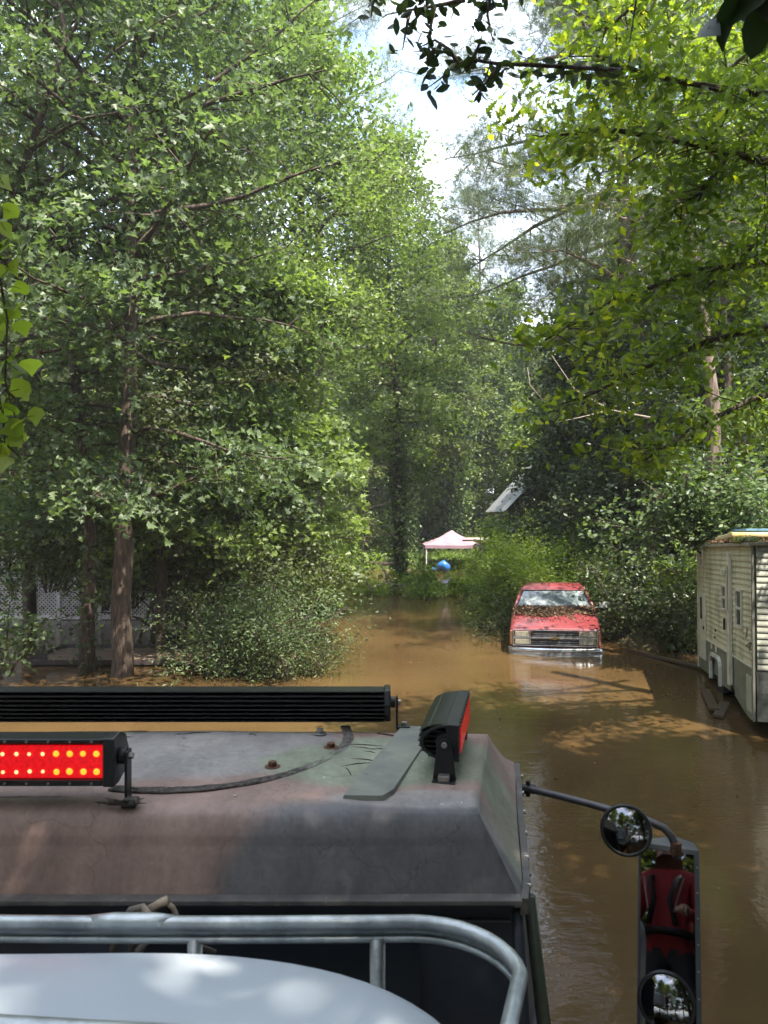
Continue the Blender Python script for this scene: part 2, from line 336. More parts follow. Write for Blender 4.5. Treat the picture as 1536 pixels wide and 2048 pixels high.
m_water = bpy.data.materials.new('flood_water'); m_water.use_nodes = True; t = m_water.node_tree; l = t.links.new
b = t.nodes['Principled BSDF']; b.inputs['Roughness'].default_value = .02; b.inputs['IOR'].default_value = 1.40
c = N(t, 'ShaderNodeTexCoord')
n = N(t, 'ShaderNodeTexNoise'); n.inputs['Scale'].default_value = .35; n.inputs['Detail'].default_value = 5; l(c.outputs['Object'], n.inputs['Vector'])
r = N(t, 'ShaderNodeValToRGB'); r.color_ramp.elements[0].color = (.072, .043, .018, 1); r.color_ramp.elements[1].color = (.104, .063, .026, 1)
r.color_ramp.elements[0].position = .35; r.color_ramp.elements[1].position = .65
l(n.outputs['Fac'], r.inputs[0]); l(r.outputs[0], b.inputs['Base Color'])
h = None
for (sc, dist, sx, sy) in ((.9, .012, 1, 1.6), (3.6, .0052, 1, 1.9), (13, .0034, 1, 1.4)):
    mpn = N(t, 'ShaderNodeMapping'); mpn.inputs['Scale'].default_value = (sx, sy, 1); l(c.outputs['Object'], mpn.inputs[0])
    nn = N(t, 'ShaderNodeTexNoise'); nn.inputs['Scale'].default_value = sc; nn.inputs['Detail'].default_value = 3; nn.inputs['Roughness'].default_value = .5
    l(mpn.outputs[0], nn.inputs['Vector'])
    # calm and ruffled patches
    pn = N(t, 'ShaderNodeTexNoise'); pn.inputs['Scale'].default_value = .22 + sc * .01; pn.inputs['Detail'].default_value = 2; l(c.outputs['Object'], pn.inputs['Vector'])
    pr = N(t, 'ShaderNodeMapRange'); pr.inputs['From Min'].default_value = .35; pr.inputs['From Max'].default_value = .65; pr.inputs['To Min'].default_value = .25; pr.inputs['To Max'].default_value = 1.0
    l(pn.outputs['Fac'], pr.inputs[0])
    mu = N(t, 'ShaderNodeMath', operation='MULTIPLY'); l(nn.outputs['Fac'], mu.inputs[0]); l(pr.outputs[0], mu.inputs[1])
    bp = N(t, 'ShaderNodeBump'); bp.inputs['Strength'].default_value = 1; bp.inputs['Distance'].default_value = dist
    l(mu.outputs[0], bp.inputs['Height'])
    if h: l(h, bp.inputs['Normal'])
    h = bp.outputs[0]
l(h, b.inputs['Normal'])
wv = MB().add([(-900, -300, 0), (900, -300, 0), (900, 1500, 0), (-900, 1500, 0)], [(0, 1, 2, 3)]).build('water', m_water)
tag(wv, kind='structure')
# drain the far country: water stays but the ground beyond the bank rises above it

# ------------------------------------------------------------------ the army truck under the camera
m_black = mat('black_metal', (.018, .018, .02), .38, spec=.5, var=.2, scale=20, dirt=((.09, .08, .07), 14, .66))
m_dark = mat('dark_paint', (.035, .042, .06), .5, var=.2, scale=4, dirt=((.07, .075, .085), 6, .6))
m_galv = mat('galvanised', (.50, .53, .54), .42, metal=.75, scale=9, col2=(.25, .27, .28), dirt=((.62, .65, .66), 13, .55), bump=.15, bscale=40)
m_rust = mat('rusty', (.14, .06, .035), .85, scale=40, bump=.4, bscale=80)
m_bolt = mat('bolt_metal', (.42, .41, .38), .4, metal=.8, scale=50)
m_red = mat('red_lens', (.35, .008, .01), .2, emit=((1.0, .008, .014), .16), var=.4, scale=90)
m_cup = mat('red_reflector', (.35, .01, .015), .25, emit=((1.0, .01, .015), .16), var=.4, scale=120)
m_led = mat('lit_led', (.5, .15, .02), .3, emit=((1.0, .14, .01), 1.1))
m_led2 = mat('lit_led_pale', (.5, .2, .1), .3, emit=((1.0, .25, .10), 1.0))
m_mirror = mat('mirror_glass', (.22, .22, .23), .02, metal=1, var=.02)
m_seal = mat('sealant', (.20, .17, .15), .9, scale=35, col2=(.06, .055, .05), bump=1.0, bscale=60)

truck = thing('army_truck', (0, 0, 0), 'faded camouflage army truck cab seen from its bed, with light bars and side mirror', 'truck')
ZR = CAM_Z - .85     # flat of the roof
XL = -1.9
def roof_pt(s, tt):
    """s across -1..1 (left..right), tt along 0 rear rim .. 1 front rim -> world point of the hardtop shell"""
    return None
# cross rows from rear rim to front rim: (Y, z, X of right flat edge, X of right rim, z of right rim at this row)
rows = [(2.045, 1.978, .372, .372, 1.978), (2.052, 2.00, .362, .374, 1.978), (2.075, 2.065, .330, .385, 1.972), (2.100, 2.125, .297, .392, 1.960),
        (2.125, 2.163, .276, .397, 1.963), (2.16, 2.178, .270, .403, 1.966), (2.22, ZR, .278, .412, 1.968), (2.36, ZR + .004, .303, .432, 1.972), (2.50, ZR + .008, .330, .452, 1.976), (2.64, ZR + .008, .358, .473, 1.98),
        (2.78, ZR + .004, .386, .495, 1.985), (2.88, ZR - .002, .404, .512, 1.988), (2.95, ZR - .02, .412, .526, 1.990), (3.02, ZR - .075, .440, .535, 1.992), (3.10, ZR - .16, .50, .545, 1.995)]
vs = []; NX = 84; NSIDE = 9
fine = []
for a, b2 in zip(rows, rows[1:]):
    k = 7
    for i in range(k): fine.append([a[j] + (b2[j] - a[j]) * i / k for j in range(5)])
fine.append(list(rows[-1]))
# soften the row profile
arr = np.array(fine)
for _ in range(10): arr[1:-1] = arr[1:-1] * .5 + (arr[:-2] + arr[2:]) * .25
for (Y, z, xf, xr, zr) in arr:
    xs = [XL + (xf - XL) * i / NX for i in range(NX + 1)]
    for x in xs:
        crown_ = .012 * (1 - ((x + .7) / 1.1) ** 2)
        vs.append((x, Y, z + crown_ * (1 if z > 2.1 else .2)))
    zf = vs[-1][2]
    for i in range(1, NSIDE + 1):
        q = i / NSIDE
        vs.append((xf + (xr - xf) * (q ** 1.15), Y, zf + (zr - zf) * (q ** .95)))
W_ = NX + 1 + NSIDE
fs = [(j * W_ + i, j * W_ + i + 1, (j + 1) * W_ + i + 1, (j + 1) * W_ + i) for j in range(len(arr) - 1) for i in range(W_ - 1)]
# stamped strap recess in the roof skin plus dents
nv = []
for (x, y, z) in vs:
    if y > 2.13:
        xs_ = -.105 + (y - 2.15) * .24      # raised strap running forward
        d = x - xs_
        if 0 < d < .14 and y > 2.18: z -= .006 * min(1, d / .012) * min(1, (.14 - d) / .012) * min(1, (y - 2.18) / .02)
        z += .003 * noise.noise(Vector((x * 3, y * 3, 1)))
    else: z += .0; y += .006 * noise.noise(Vector((x * 2.2, z * 5, 4)))
    nv.append((x, y, z))
ro = MB().add(nv, fs).build('cab_roof', mat('tmp', (1, 1, 1)), truck, smooth=True)
ro['label'] = 'hardtop roof skin in faded brown, green and black camouflage'
me = ro.data; ca = me.color_attributes.new('camo', 'FLOAT_COLOR', 'POINT')
BROWN, GREEN, BLACK, GREY = (.32, .215, .18), (.25, .265, .19), (.135, .128, .132), (.30, .275, .26)
def blob(x, y, z, cx, cy, rx, ry):
    nn_ = noise.noise(Vector((x * 2.3, y * 2.3 + cx * 3, z * 3))) * .42 + noise.noise(Vector((x * 7, y * 7, z * 7))) * .12
    return ((x - cx) / rx) ** 2 + ((y - cy) / ry) ** 2 + nn_
cols = np.ones((len(me.vertices), 4), np.float32)
def sm(a, b_, t_): t_ = max(0, min(1, (t_ - a) / (b_ - a))); return t_ * t_ * (3 - 2 * t_)
for i, v_ in enumerate(me.vertices):
    x, y, z = v_.co
    u_ = y if y > 2.13 else 2.13 - (2.165 - z) * 1.3      # unrolled depth
    c_ = Vector(BROWN)
    c_ = c_.lerp(Vector(GREY), 1 - sm(.8, 1.15, blob(x, u_, 0, -.75, 2.66, .62, .36)))
    c_ = c_.lerp(Vector(GREEN), 1 - sm(.8, 1.15, blob(x, u_, 0, .02, 2.52, .42, .26)))
    c_ = c_.lerp(Vector(BLACK), 1 - sm(.75, 1.2, blob(x, u_, 0, .16, 1.96, .62, .30)))
    c_ = c_.lerp(Vector(GREY), .75 * (1 - sm(.8, 1.2, blob(x, u_, 0, .12, 2.21, .30, .07))))
    c_ = c_.lerp(Vector(BROWN), 1 - sm(.8, 1.15, blob(x, u_, 0, .28, 2.93, .22, .16)))
    c_ = c_.lerp(Vector(GREEN), .7 * (1 - sm(.8, 1.2, blob(x, u_, 0, .42, 2.45, .09, .3))))
    c_ = c_.lerp(Vector(GREEN) * 1.1, 1 - sm(.8, 1.2, blob(x, u_, 0, -1.5, 2.85, .5, .12)))
    cols[i, :3] = c_
ca.data.foreach_set('color', cols.ravel())
m = mat('camo_paint', (1, 1, 1), .58, spec=.45, bump=.12, bscale=30); me.materials[0] = m
t = m.node_tree; l = t.links.new; b = t.nodes['Principled BSDF']
a_ = N(t, 'ShaderNodeVertexColor', layer_name='camo'); c = N(t, 'ShaderNodeTexCoord')
n1 = N(t, 'ShaderNodeTexNoise'); n1.inputs['Scale'].default_value = 5; n1.inputs['Detail'].default_value = 9; n1.inputs['Roughness'].default_value = .7
n2 = N(t, 'ShaderNodeTexNoise'); n2.inputs['Scale'].default_value = 24; n2.inputs['Detail'].default_value = 6; n2.inputs['Distortion'].default_value = 1.5
mpx = N(t, 'ShaderNodeMapping'); mpx.inputs['Scale'].default_value = (1, .5, .25); l(c.outputs['Object'], mpx.inputs[0])
l(mpx.outputs[0], n1.inputs['Vector']); l(c.outputs['Object'], n2.inputs['Vector'])
r1 = N(t, 'ShaderNodeMapRange'); r1.inputs['From Min'].default_value = .3; r1.inputs['From Max'].default_value = .7; r1.inputs['To Min'].default_value = .62; r1.inputs['To Max'].default_value = 1.3
l(n1.outputs['Fac'], r1.inputs[0])
r2 = N(t, 'ShaderNodeMapRange'); r2.inputs['From Min'].default_value = .3; r2.inputs['From Max'].default_value = .7; r2.inputs['To Min'].default_value = .88; r2.inputs['To Max'].default_value = 1.12
l(n2.outputs['Fac'], r2.inputs[0])
m1 = N(t, 'ShaderNodeMath', operation='MULTIPLY'); l(r1.outputs[0], m1.inputs[0]); l(r2.outputs[0], m1.inputs[1])
vm = N(t, 'ShaderNodeVectorMath', operation='SCALE'); l(a_.outputs[0], vm.inputs[0]); l(m1.outputs[0], vm.inputs['Scale'])
l(vm.outputs[0], b.inputs['Base Color'])
# scratches and cracks as a fine dark wear
wv_ = N(t, 'ShaderNodeTexVoronoi', feature='DISTANCE_TO_EDGE'); wv_.inputs['Scale'].default_value = 2.2
nd = N(t, 'ShaderNodeTexNoise'); nd.inputs['Scale'].default_value = 4; nd.inputs['Detail'].default_value = 5
vadd = N(t, 'ShaderNodeVectorMath', operation='MULTIPLY_ADD'); vadd.inputs[1].default_value = (.5, .5, .5); l(nd.outputs['Color'], vadd.inputs[0]); l(c.outputs['Object'], nd.inputs['Vector']); l(c.outputs['Object'], vadd.inputs[2])
l(vadd.outputs[0], wv_.inputs['Vector'])
rr_ = N(t, 'ShaderNodeValToRGB'); rr_.color_ramp.elements[0].position = 0; rr_.color_ramp.elements[0].color = (.6, .6, .6, 1); rr_.color_ramp.elements[1].position = .006
l(wv_.outputs['Distance'], rr_.inputs[0])
mg = N(t, 'ShaderNodeMix', data_type='RGBA', blend_type='MULTIPLY'); mg.inputs[0].default_value = .8
l(vm.outputs[0], mg.inputs[6]); l(rr_.outputs[0], mg.inputs[7]); l(mg.outputs[2], b.inputs['Base Color'])
M['camo'] = m
m_rim = mat('rim_paint', (.12, .11, .10), .6, scale=8, col2=(.06, .055, .055), dirt=((.34, .32, .28), 18, .6))
# rear rim lip and side flange
mb = MB(); mb.prism([(2.052, 1.984), (2.016, 1.980), (2.014, 1.966), (2.030, 1.964), (2.050, 1.968)], 'x', XL, .378)
mb.build('rear_rim', m_rim, truck, bevel=.003)
mb = MB()
sp = [(.374, 2.03, 1.968), (.405, 2.16, 1.955), (.435, 2.36, 1.962), (.475, 2.64, 1.97), (.514, 2.88, 1.978), (.545, 3.09, 1.985)]
for dx in (0, .022):
    mb.v += [(x + dx, y, z + .012) for x, y, z in sp] + [(x + dx, y, z - .035) for x, y, z in sp]
k = len(sp)
for i in range(k - 1):
    a0, a1, b0, b1 = i, i + 1, k + i, k + i + 1; o_ = 2 * k
    mb.f += [(a0, a1, b1, b0), (a0 + o_, b0 + o_, b1 + o_, a1 + o_), (a0, a0 + o_, a1 + o_, a1), (b0, b1, b1 + o_, b0 + o_)]
mb.f += [(0, k, 3 * k, 2 * k), (k - 1, 3 * k - 1, 4 * k - 1, 2 * k - 1)]; mb.mi = [0] * len(mb.f)
mb.build('side_flange', m_rim, truck, bevel=.002)
for i in range(6):
    a = Vector(sp[0]).lerp(Vector(sp[-1]), (i + .6) / 6.2) + Vector((.018, 0, -.008))
    MB().cyl(a, a + Vector((.014, -.003, .002)), .008, 8).build('rivet', m_bolt, truck)
# rear cab wall with window band, corner post, door side
mb = MB(); mb.add([(XL, 2.07, 1.94), (.365, 2.07, 1.94), (.40, 2.05, 1.1), (XL, 2.05, 1.1)], [(0, 1, 2, 3)])
mb.add([(.365, 2.07, 1.94), (.53, 3.05, 1.96), (.62, 3.05, 1.1), (.45, 2.05, 1.1), (.40, 2.05, 1.1)], [(0, 1, 2, 3, 4)])
mb.build('cab_wall', m_dark, truck, smooth=False)
mb = MB(); mb.tube([(.372, 2.062, 1.93), (.392, 2.055, 1.6), (.425, 2.045, 1.1)], .016, 8); mb.build('corner_seam', m_dark, truck, smooth=True)
mb = MB(); mb.add([(.415, 2.13, 1.93), (.425, 2.18, 1.93), (.535, 2.13, 1.1), (.515, 2.08, 1.1)], [(0, 1, 2, 3)]); 
mb.tube([(.42, 2.14, 1.93), (.455, 2.12, 1.6), (.515, 2.10, 1.1)], [.018, .02, .024], 8)
mb.build('door_edge', mat('door_green', (.10, .115, .085), .5, scale=8), truck, smooth=True)
mb = MB(); mb.box((-.75, 2.045, 1.91), (2.2, .02, .012)); mb.box((-.75, 2.045, 1.62), (1.7, .02, .02)); mb.build('window_trim', m_black, truck, bevel=.003)
mb = MB(); 
poly = []
for cx_, cz_, a0 in ((.05, 1.83, 0), (-.62, 1.83, 90), (-.62, 1.3, 180), (.05, 1.3, 270)):
    for q in range(5): poly.append((cx_ + .05 * math.cos(R(a0 + q * 22.5)), cz_ + .05 * math.sin(R(a0 + q * 22.5))))
mb.prism(poly, 'y', 2.035, 2.052)
mb.build('rear_window', mat('window_dark', (.02, .025, .035), .15), truck)

mb = MB()
def rz_(x): return ZR + .012 * (1 - ((x + .7) / 1.1) ** 2)
for i in range(14):
    y0_, y1_ = 2.20 + i * .052, 2.20 + (i + 1) * .052; xa, xb = -.12 + (y0_ - 2.2) * .26, -.12 + (y1_ - 2.2) * .26
    w0 = .135 if i else .115
    mb.add([(xa, y0_, rz_(xa) + .010), (xa + w0, y0_, rz_(xa + w0) + .010), (xb + .135, y1_, rz_(xb + .135) + .011), (xb, y1_, rz_(xb) + .011),
            (xa - .004, y0_ - (.004 if not i else 0), rz_(xa) - .004), (xa + w0 + .004, y0_ - (.004 if not i else 0), rz_(xa + w0) - .004), (xb + .139, y1_, rz_(xb + .135) - .004), (xb - .004, y1_, rz_(xb) - .004)],
           [(0, 1, 2, 3), (0, 3, 7, 4), (1, 5, 6, 2)] + ([(0, 4, 5, 1)] if i == 0 else []))
mb.build('roof_strap', mat('strap_paint', (.25, .255, .20), .6, scale=4, col2=(.13, .13, .135), dirt=((.09, .085, .08), 9, .58)), truck)
# sealed ring round the old hatch
rnd = random.Random(3)
mb = MB()
for k3 in range(6):
    pts = []
    for i in range(60):
        an = R(-105 + 158 * i / 59); rr2 = .555 + .012 * k3 * .5 + .007 * noise.noise(Vector((i * .25, k3 * 3, 0))) - .015
        x, y = -.69 + rr2 * math.cos(an), 2.79 + rr2 * math.sin(an) * (.98)
        if y > 2.95: continue
        pts.append((x, y, ZR + .012 * (1 - ((x + .7) / 1.1) ** 2) + .004 + .003 * noise.noise(Vector((i * .8, k3, 5)))))
    mb.tube(pts, [.0045 + .003 * abs(noise.noise(Vector((i * .6, k3 * 2, 9)))) for i in range(len(pts))], 5)
pts = [(-1.9, 2.205, ZR + .004)]
for i in range(20): pts.append((-1.9 + .055 * i, 2.208 + .006 * noise.noise(Vector((i * .5, 0, 0))), ZR + .006))
mb.tube(pts, .006, 5)
ring = mb.build('hatch_sealant', m_seal, truck, smooth=True); ring['label'] = 'cracked sealant ring round the patched hatch'
def bolt(px, py, mt, r=.022):
    Y = .85 * FPX / (py - 1031) ; x = (px - 768) / FPX * Y; z = ZR + .012 * (1 - ((x + .7) / 1.1) ** 2) + .004
    mb = MB(); mb.cyl((x, Y, z), (x, Y, z + .005), r * 1.25, 16); mb.cyl((x, Y, z + .005), (x, Y, z + .020), r * .72, 6)
    return mb.build('bolt', mt, truck, bevel=.001)
bolt(545, 1544, m_rust, .021)['label'] = 'rusty bolt nearest the rear edge'
bolt(662, 1504, m_rust, .022)['label'] = 'rusty bolt inside the sealant ring'
bolt(640, 1475, m_bolt, .02)['label'] = 'grey galvanised bolt by the front of the ring'
mb = MB()
for k3 in range(30):   # twigs and pine needles stuck to the roof
    px, py = rnd.uniform(180, 760), rnd.uniform(1475, 1545); Y = .85 * FPX / (py - 1031); x = (px - 768) / FPX * Y
    a = rnd.gauss(0, .35); ln = rnd.uniform(.03, .16)
    mb.tube([(x, Y, ZR + .014), (x + ln * .5 * math.cos(a), Y + ln * .5 * math.sin(a) + .005, ZR + .017), (x + ln * math.cos(a), Y + ln * math.sin(a), ZR + .013)], .0017, 4)
mb.tube([P(755, 1466, 2.86), P(785, 1471, 2.82), P(812, 1469, 2.83)], .0035, 5)
tw = mb.build('twig_litter', M['bark'], None); tag(tw, 'loose twigs and pine needles scattered on the truck roof', 'twigs', kind='stuff')
mb = MB()
for (px, py) in ((560, 1548), (648, 1563), (722, 1572), (757, 1573), (884, 1618), (923, 1614), (470, 1600), (845, 1530)):
    Y = .85 * FPX / (py - 1031); x = (px - 768) / FPX * Y
    mb.box((x, Y, ZR + .013), (.006 + rnd.random() * .006, .005, .002), Matrix.Rotation(rnd.random() * 3, 3, 'Z'))
pf = mb.build('petal_bits', mat('petal', (.75, .73, .68), .8), None); tag(pf, 'tiny white petals and chips lying on the truck roof', 'petals', kind='stuff')

# front light bar, seen from behind: stacked cooling fins
lb = thing('light_bar'); lb.parent = truck; lb['label'] = 'long black light bar at the front edge of the roof, fins towards the camera'
def P3(px, py, Y): return P(px, py, Y)
Yb = 2.93; zt = P(0, 1378, Yb).z; zb = P(0, 1440, Yb).z; xr_ = P(768, 0, Yb).x
H = zt - zb
mb = MB(); mb.box(((XL + xr_) / 2, Yb + .035, (zt + zb) / 2), (xr_ - XL, .05, H * .96)); mb.build('bar_body', m_black, lb, bevel=.004)
for i in range(8):
    f = i / 7.0; z = zt - H * (.03 + .94 * f); dep = .034 + .03 * math.sin(math.pi * (.15 + .7 * f))
    MB().box(((XL + xr_) / 2, Yb + .012 - dep / 2, z), (xr_ - XL, dep, .0055)).build('fin', m_black, lb, bevel=.001)
mb = MB(); pr = [(Yb + .06, zb - .004), (Yb - .02, zb - .002), (Yb - .052, zb + H * .3), (Yb - .056, zb + H * .6), (Yb - .03, zt + .002), (Yb + .06, zt + .005)]
mb.prism(pr, 'x', xr_, xr_ + .026); mb.build('end_cap', m_black, lb, bevel=.006)
mb = MB(); mb.cyl((xr_ + .026, Yb, (zt + zb) / 2 + .01), (xr_ + .045, Yb, (zt + zb) / 2 + .01), .022, 14); mb.box((xr_ + .051, Yb, (zt + zb) / 2 - .032), (.009, .034, .13)); mb.box((xr_ + .075, Yb - .005, ZR + .014), (.055, .045, .016))
mb.build('bracket', m_black, lb, bevel=.003)
mb = MB(); mb.cyl((xr_ + .055, Yb, (zt + zb) / 2 + .01), (xr_ + .066, Yb, (zt + zb) / 2 + .01), .009, 8); mb.build('bolt', m_bolt, lb); mb = MB(); mb.cyl((xr_ + .08, Yb - .005, ZR + .02), (xr_ + .08, Yb - .005, ZR + .034), .012, 8)
mb.build('bolt', m_bolt, lb)

# rear-facing lit bar at the left
rb = thing('work_light'); rb.parent = truck; rb['label'] = 'lit red LED work light facing backwards at the left of the roof'
Yw = 2.12; za, zc = P(0, 1487, Yw).z, P(0, 1566, Yw).z; xe = P(205, 0, Yw).x; Hh = za - zc
mb = MB(); mb.box(((XL + xe) / 2, Yw + .012, za + .006), (xe - XL, .03, .012)); mb.box(((XL + xe) / 2, Yw + .012, zc - .0), (xe - XL, .03, .018)); mb.box(((XL + xe) / 2, Yw + .045, (za + zc) / 2), (xe - XL, .04, Hh))
mb.build('housing', m_black, rb, bevel=.003)
MB().box(((XL + xe) / 2, Yw + .016, (za + zc) / 2), (xe - XL - .01, .012, Hh - .022)).build('lens_panel', m_red, rb)
for i in range(10):
    MB().box(((XL + xe) / 2, Yw + .07 + .03, zc + Hh * (.05 + .1 * i)), (xe - XL, .06, .003)).build('fin', m_black, rb)
step = 26.8 / FPX * Yw
for rw in range(2):
    for i in range(26):
        x = xe - .018 - i * step; 
        if x < XL + .03: break
        zl = za - Hh * (.27 + .45 * rw)
        ly = i < 4
        x += rnd.uniform(-.0012, .0012); zl += rnd.uniform(-.0012, .0012); lk = rnd.uniform(.85, 1.15)
        mb = MB(); mb.cyl((x, Yw + .010, zl), (x, Yw + .002, zl), .0118, 14, .0135)
        mb.build('reflector_cup', m_cup, rb, smooth=False)
        o = MB().cyl((x, Yw + .0015, zl), (x, Yw - .004, zl), .0100 * lk if ly else .0058 * lk, 9, .0055 if ly else .003).build('led', m_led if ly else m_led2, rb)
        if ly and rw == 0 and i == 0: o['label'] = 'large amber emitter at the right end'
for i in range(14):
    for z in (za + .006, zc):
        MB().cyl((xe - .03 - i * .062, Yw - .003, z), (xe - .03 - i * .062, Yw - .0065, z), .0035, 8).build('screw', m_bolt, rb)
mb = MB(); 
prf = [(Yw - .004, zc - .012), (Yw - .004, za + .014), (Yw + .05, za + .02), (Yw + .10, za + .0), (Yw + .13, (za + zc) / 2), (Yw + .10, zc + .005), (Yw + .04, zc - .012)]
mb.prism(prf, 'x', xe, xe + .034); mb.build('end_cap', m_black, rb, bevel=.005)
zm = (za + zc) / 2 + .006
mb = MB(); mb.cyl((xe + .034, Yw + .05, zm), (xe + .052, Yw + .05, zm), .024, 16); mb.box((xe + .056, Yw + .05, (zm + ZR) / 2 + .002), (.008, .044, zm - ZR + .03)); mb.box((xe + .066, Yw + .045, ZR + .010), (.04, .055, .014))
mb.build('bracket', m_black, rb, bevel=.003)
MB().cyl((xe + .06, Yw + .05, zm), (xe + .072, Yw + .05, zm), .010, 6).build('bolt', m_bolt, rb)
mb = MB()
for i in range(40):
    q = rnd.uniform(-.5, .5); mb.tube([(xe + .05 + q * .09, Yw + .02, ZR + .012), (xe + .06 + rnd.gauss(0, .03), Yw - .0, ZR + .03 + rnd.gauss(0, .008)), (xe + .075 + rnd.gauss(0, .02), Yw + .03, ZR + .014)], .0012, 3)
mb.box((xe + .072, Yw + .03, ZR + .022), (.035, .03, .014))
mb.build('bolt_sealant', m_seal, rb)

# side flood light on the right (short bar running forwards, red lens facing out to the right)
fl = thing('side_light', (0, 0, 0)); fl.parent = truck; fl['label'] = 'short black light bar at the right of the roof with a red lens facing outwards'
A0 = Vector((.200, 2.37, 0)); A1 = Vector((.288, 2.84, 0)); ax = (A1 - A0).normalized(); nr = Vector((ax.y, -ax.x, 0)); Lb = (A1 - A0).length
zc0 = ZR + .120
fl.matrix_local = Matrix((( ax.x, nr.x, 0, A0.x), (ax.y, nr.y, 0, A0.y), (0, 0, 1, zc0), (0, 0, 0, 1)))
# local x = along the bar (0 near end), y = outwards (lens side), z up
prof = [(.040, -.058), (.040, .058), (.018, .060)] + [(.018 - .105 * math.sin(R(a)), .060 * math.cos(R(a))) for a in range(15, 166, 15)] + [(.018, -.060)]
inner = [(.010, -.046), (.010, .048)] + [(.012 - .092 * math.sin(R(a)), .048 * math.cos(R(a))) for a in range(15, 166, 15)]
mb = MB(); mb.prism([(y, z) for y, z in [(.04, -.058), (.04, .058), (-.005, .060), (-.005, -.060)]], 'x', 0.012, Lb - .012); mb.build('housing', m_black, fl, bevel=.003)
for i in range(7):
    z = -.048 + i * .016; dep = .09 * math.sqrt(max(0.05, 1 - (z / .062) ** 2))
    MB().box((Lb / 2, -.005 - dep / 2, z), (Lb - .03, dep, .0035)).build('fin', m_black, fl)
MB().add([(.012, -.005 - .1 * math.sin(R(a)), .058 * math.cos(R(a))) for a in range(0, 66, 6)] + [(Lb - .012, -.005 - .1 * math.sin(R(a)), .058 * math.cos(R(a))) for a in range(0, 66, 6)],
         [(i, i + 1, i + 12, i + 11) for i in range(10)]).build('top_cover', m_black, fl, smooth=True)
for xx in (0, Lb - .012):   # end caps as open frames round the fins
    outer = prof; k = len(outer); mb = MB()
    ins = [((y - .0) * .86 + .0, z * .84) for y, z in outer]
    for X_ in (xx, xx + .012):
        mb.v += [(X_, y, z) for y, z in outer] + [(X_, y, z) for y, z in ins]
    o_ = 2 * k
    for i in range(k):
        j = (i + 1) % k
        mb.f += [(i, j, k + j, k + i), (o_ + i, o_ + k + i, o_ + k + j, o_ + j), (i, o_ + i, o_ + j, j), (k + i, k + j, o_ + k + j, o_ + k + i)]
    mb.mi = [0] * len(mb.f)
    mb.cyl((xx - .004, -.005, .0), (xx + .012, -.005, .0), .030, 16); mb.box((xx + .006, .02, 0), (.010, .04, .116))
    mb.build('end_cap', m_black, fl, bevel=.0015)
MB().box((Lb / 2, .0415, 0), (Lb - .06, .004, .078)).build('lens_panel', mat('dim_red_lens', (.30, .008, .012), .25, emit=((1.0, .008, .014), .06), var=.4, scale=60), fl)
for i in range(12): MB().box((.03 + i * (Lb - .06) / 11, .042, .053), (.018, .005, .006)).build('lens_clip', m_black, fl)
for xx, sx in ((-.012, -1), (Lb + .004, 1)):
    mb = MB(); mb.cyl((xx + .008, -.005, 0), (xx - .004, -.005, 0), .020, 14)
    mb.add([(xx - .004, -.028, .012), (xx - .004, .018, .012), (xx - .004, .033, -.118), (xx - .004, -.043, -.118), (xx + .004, -.028, .012), (xx + .004, .018, .012), (xx + .004, .033, -.118), (xx + .004, -.043, -.118)],
           [(0, 1, 2, 3), (4, 7, 6, 5), (0, 4, 5, 1), (1, 5, 6, 2), (2, 6, 7, 3), (3, 7, 4, 0)])
    mb.box((xx - sx * .004 - .02, -.005, -.114), (.05, .075, .010)); mb.build('bracket', m_black, fl, bevel=.002)
    MB().cyl((xx - .004, -.005, 0), (xx - .014, -.005, 0), .0105, 6).build('bolt', m_bolt, fl, bevel=.002); MB().box((xx - .02, -.005, -.100), (.03, .036, .02)).build('bracket_nut', m_bolt, fl, bevel=.003)

# side mirror assembly
mi = thing('side_mirror'); mi.parent = truck; mi['label'] = 'tall black side mirror on a bent arm with two round convex mirrors'
Ym = 2.55
arm = [P(1030, 1576, 3.0), P(1060, 1578, 2.95), P(1110, 1590, 2.85), P(1180, 1608, 2.75), P(1250, 1628, 2.65), P(1300, 1643, 2.6), P(1328, 1656, 2.57), P(1344, 1674, 2.56), P(1351, 1694, 2.555), P(1352, 1716, 2.55)]
MB().tube(arm, .0135, 12).build('mirror_arm', mat('arm_metal', (.11, .105, .11), .45, metal=.4, dirt=((.2, .12, .07), 22, .6)), mi, smooth=True)
mb = MB(); a = P(1056, 1578, 2.96); mb.cyl(a - Vector((.03, 0, 0)), a + Vector((.03, 0, 0)), .02, 10); mb.cyl(a + Vector((0, 0, -.03)), a + Vector((0, 0, .035)), .010, 8); mb.build('arm_clamp', m_black, mi, bevel=.003)
mb = MB(); a = P(1352, 1704, 2.555); mb.box(a, (.035, .03, .02)); mb.cyl(a + Vector((0, 0, .01)), a + Vector((0, 0, .035)), .019, 10); mb.build('arm_socket', m_rust, mi, bevel=.003)
# tall mirror: glass rectangle with angled normal, triangular shell behind
pc = P(1336, 1880, Ym); to_cam = (Vector((0, 0, CAM_Z)) - pc).normalized(); to_per = (Vector((-.20, -.62, 2.42)) - pc).normalized()
mn = (to_cam + to_per).normalized(); mn = Vector((mn.x, mn.y, mn.z)).normalized()
up = Vector((0, 0, 1)); sx = up.cross(mn).normalized(); uz = mn.cross(sx)
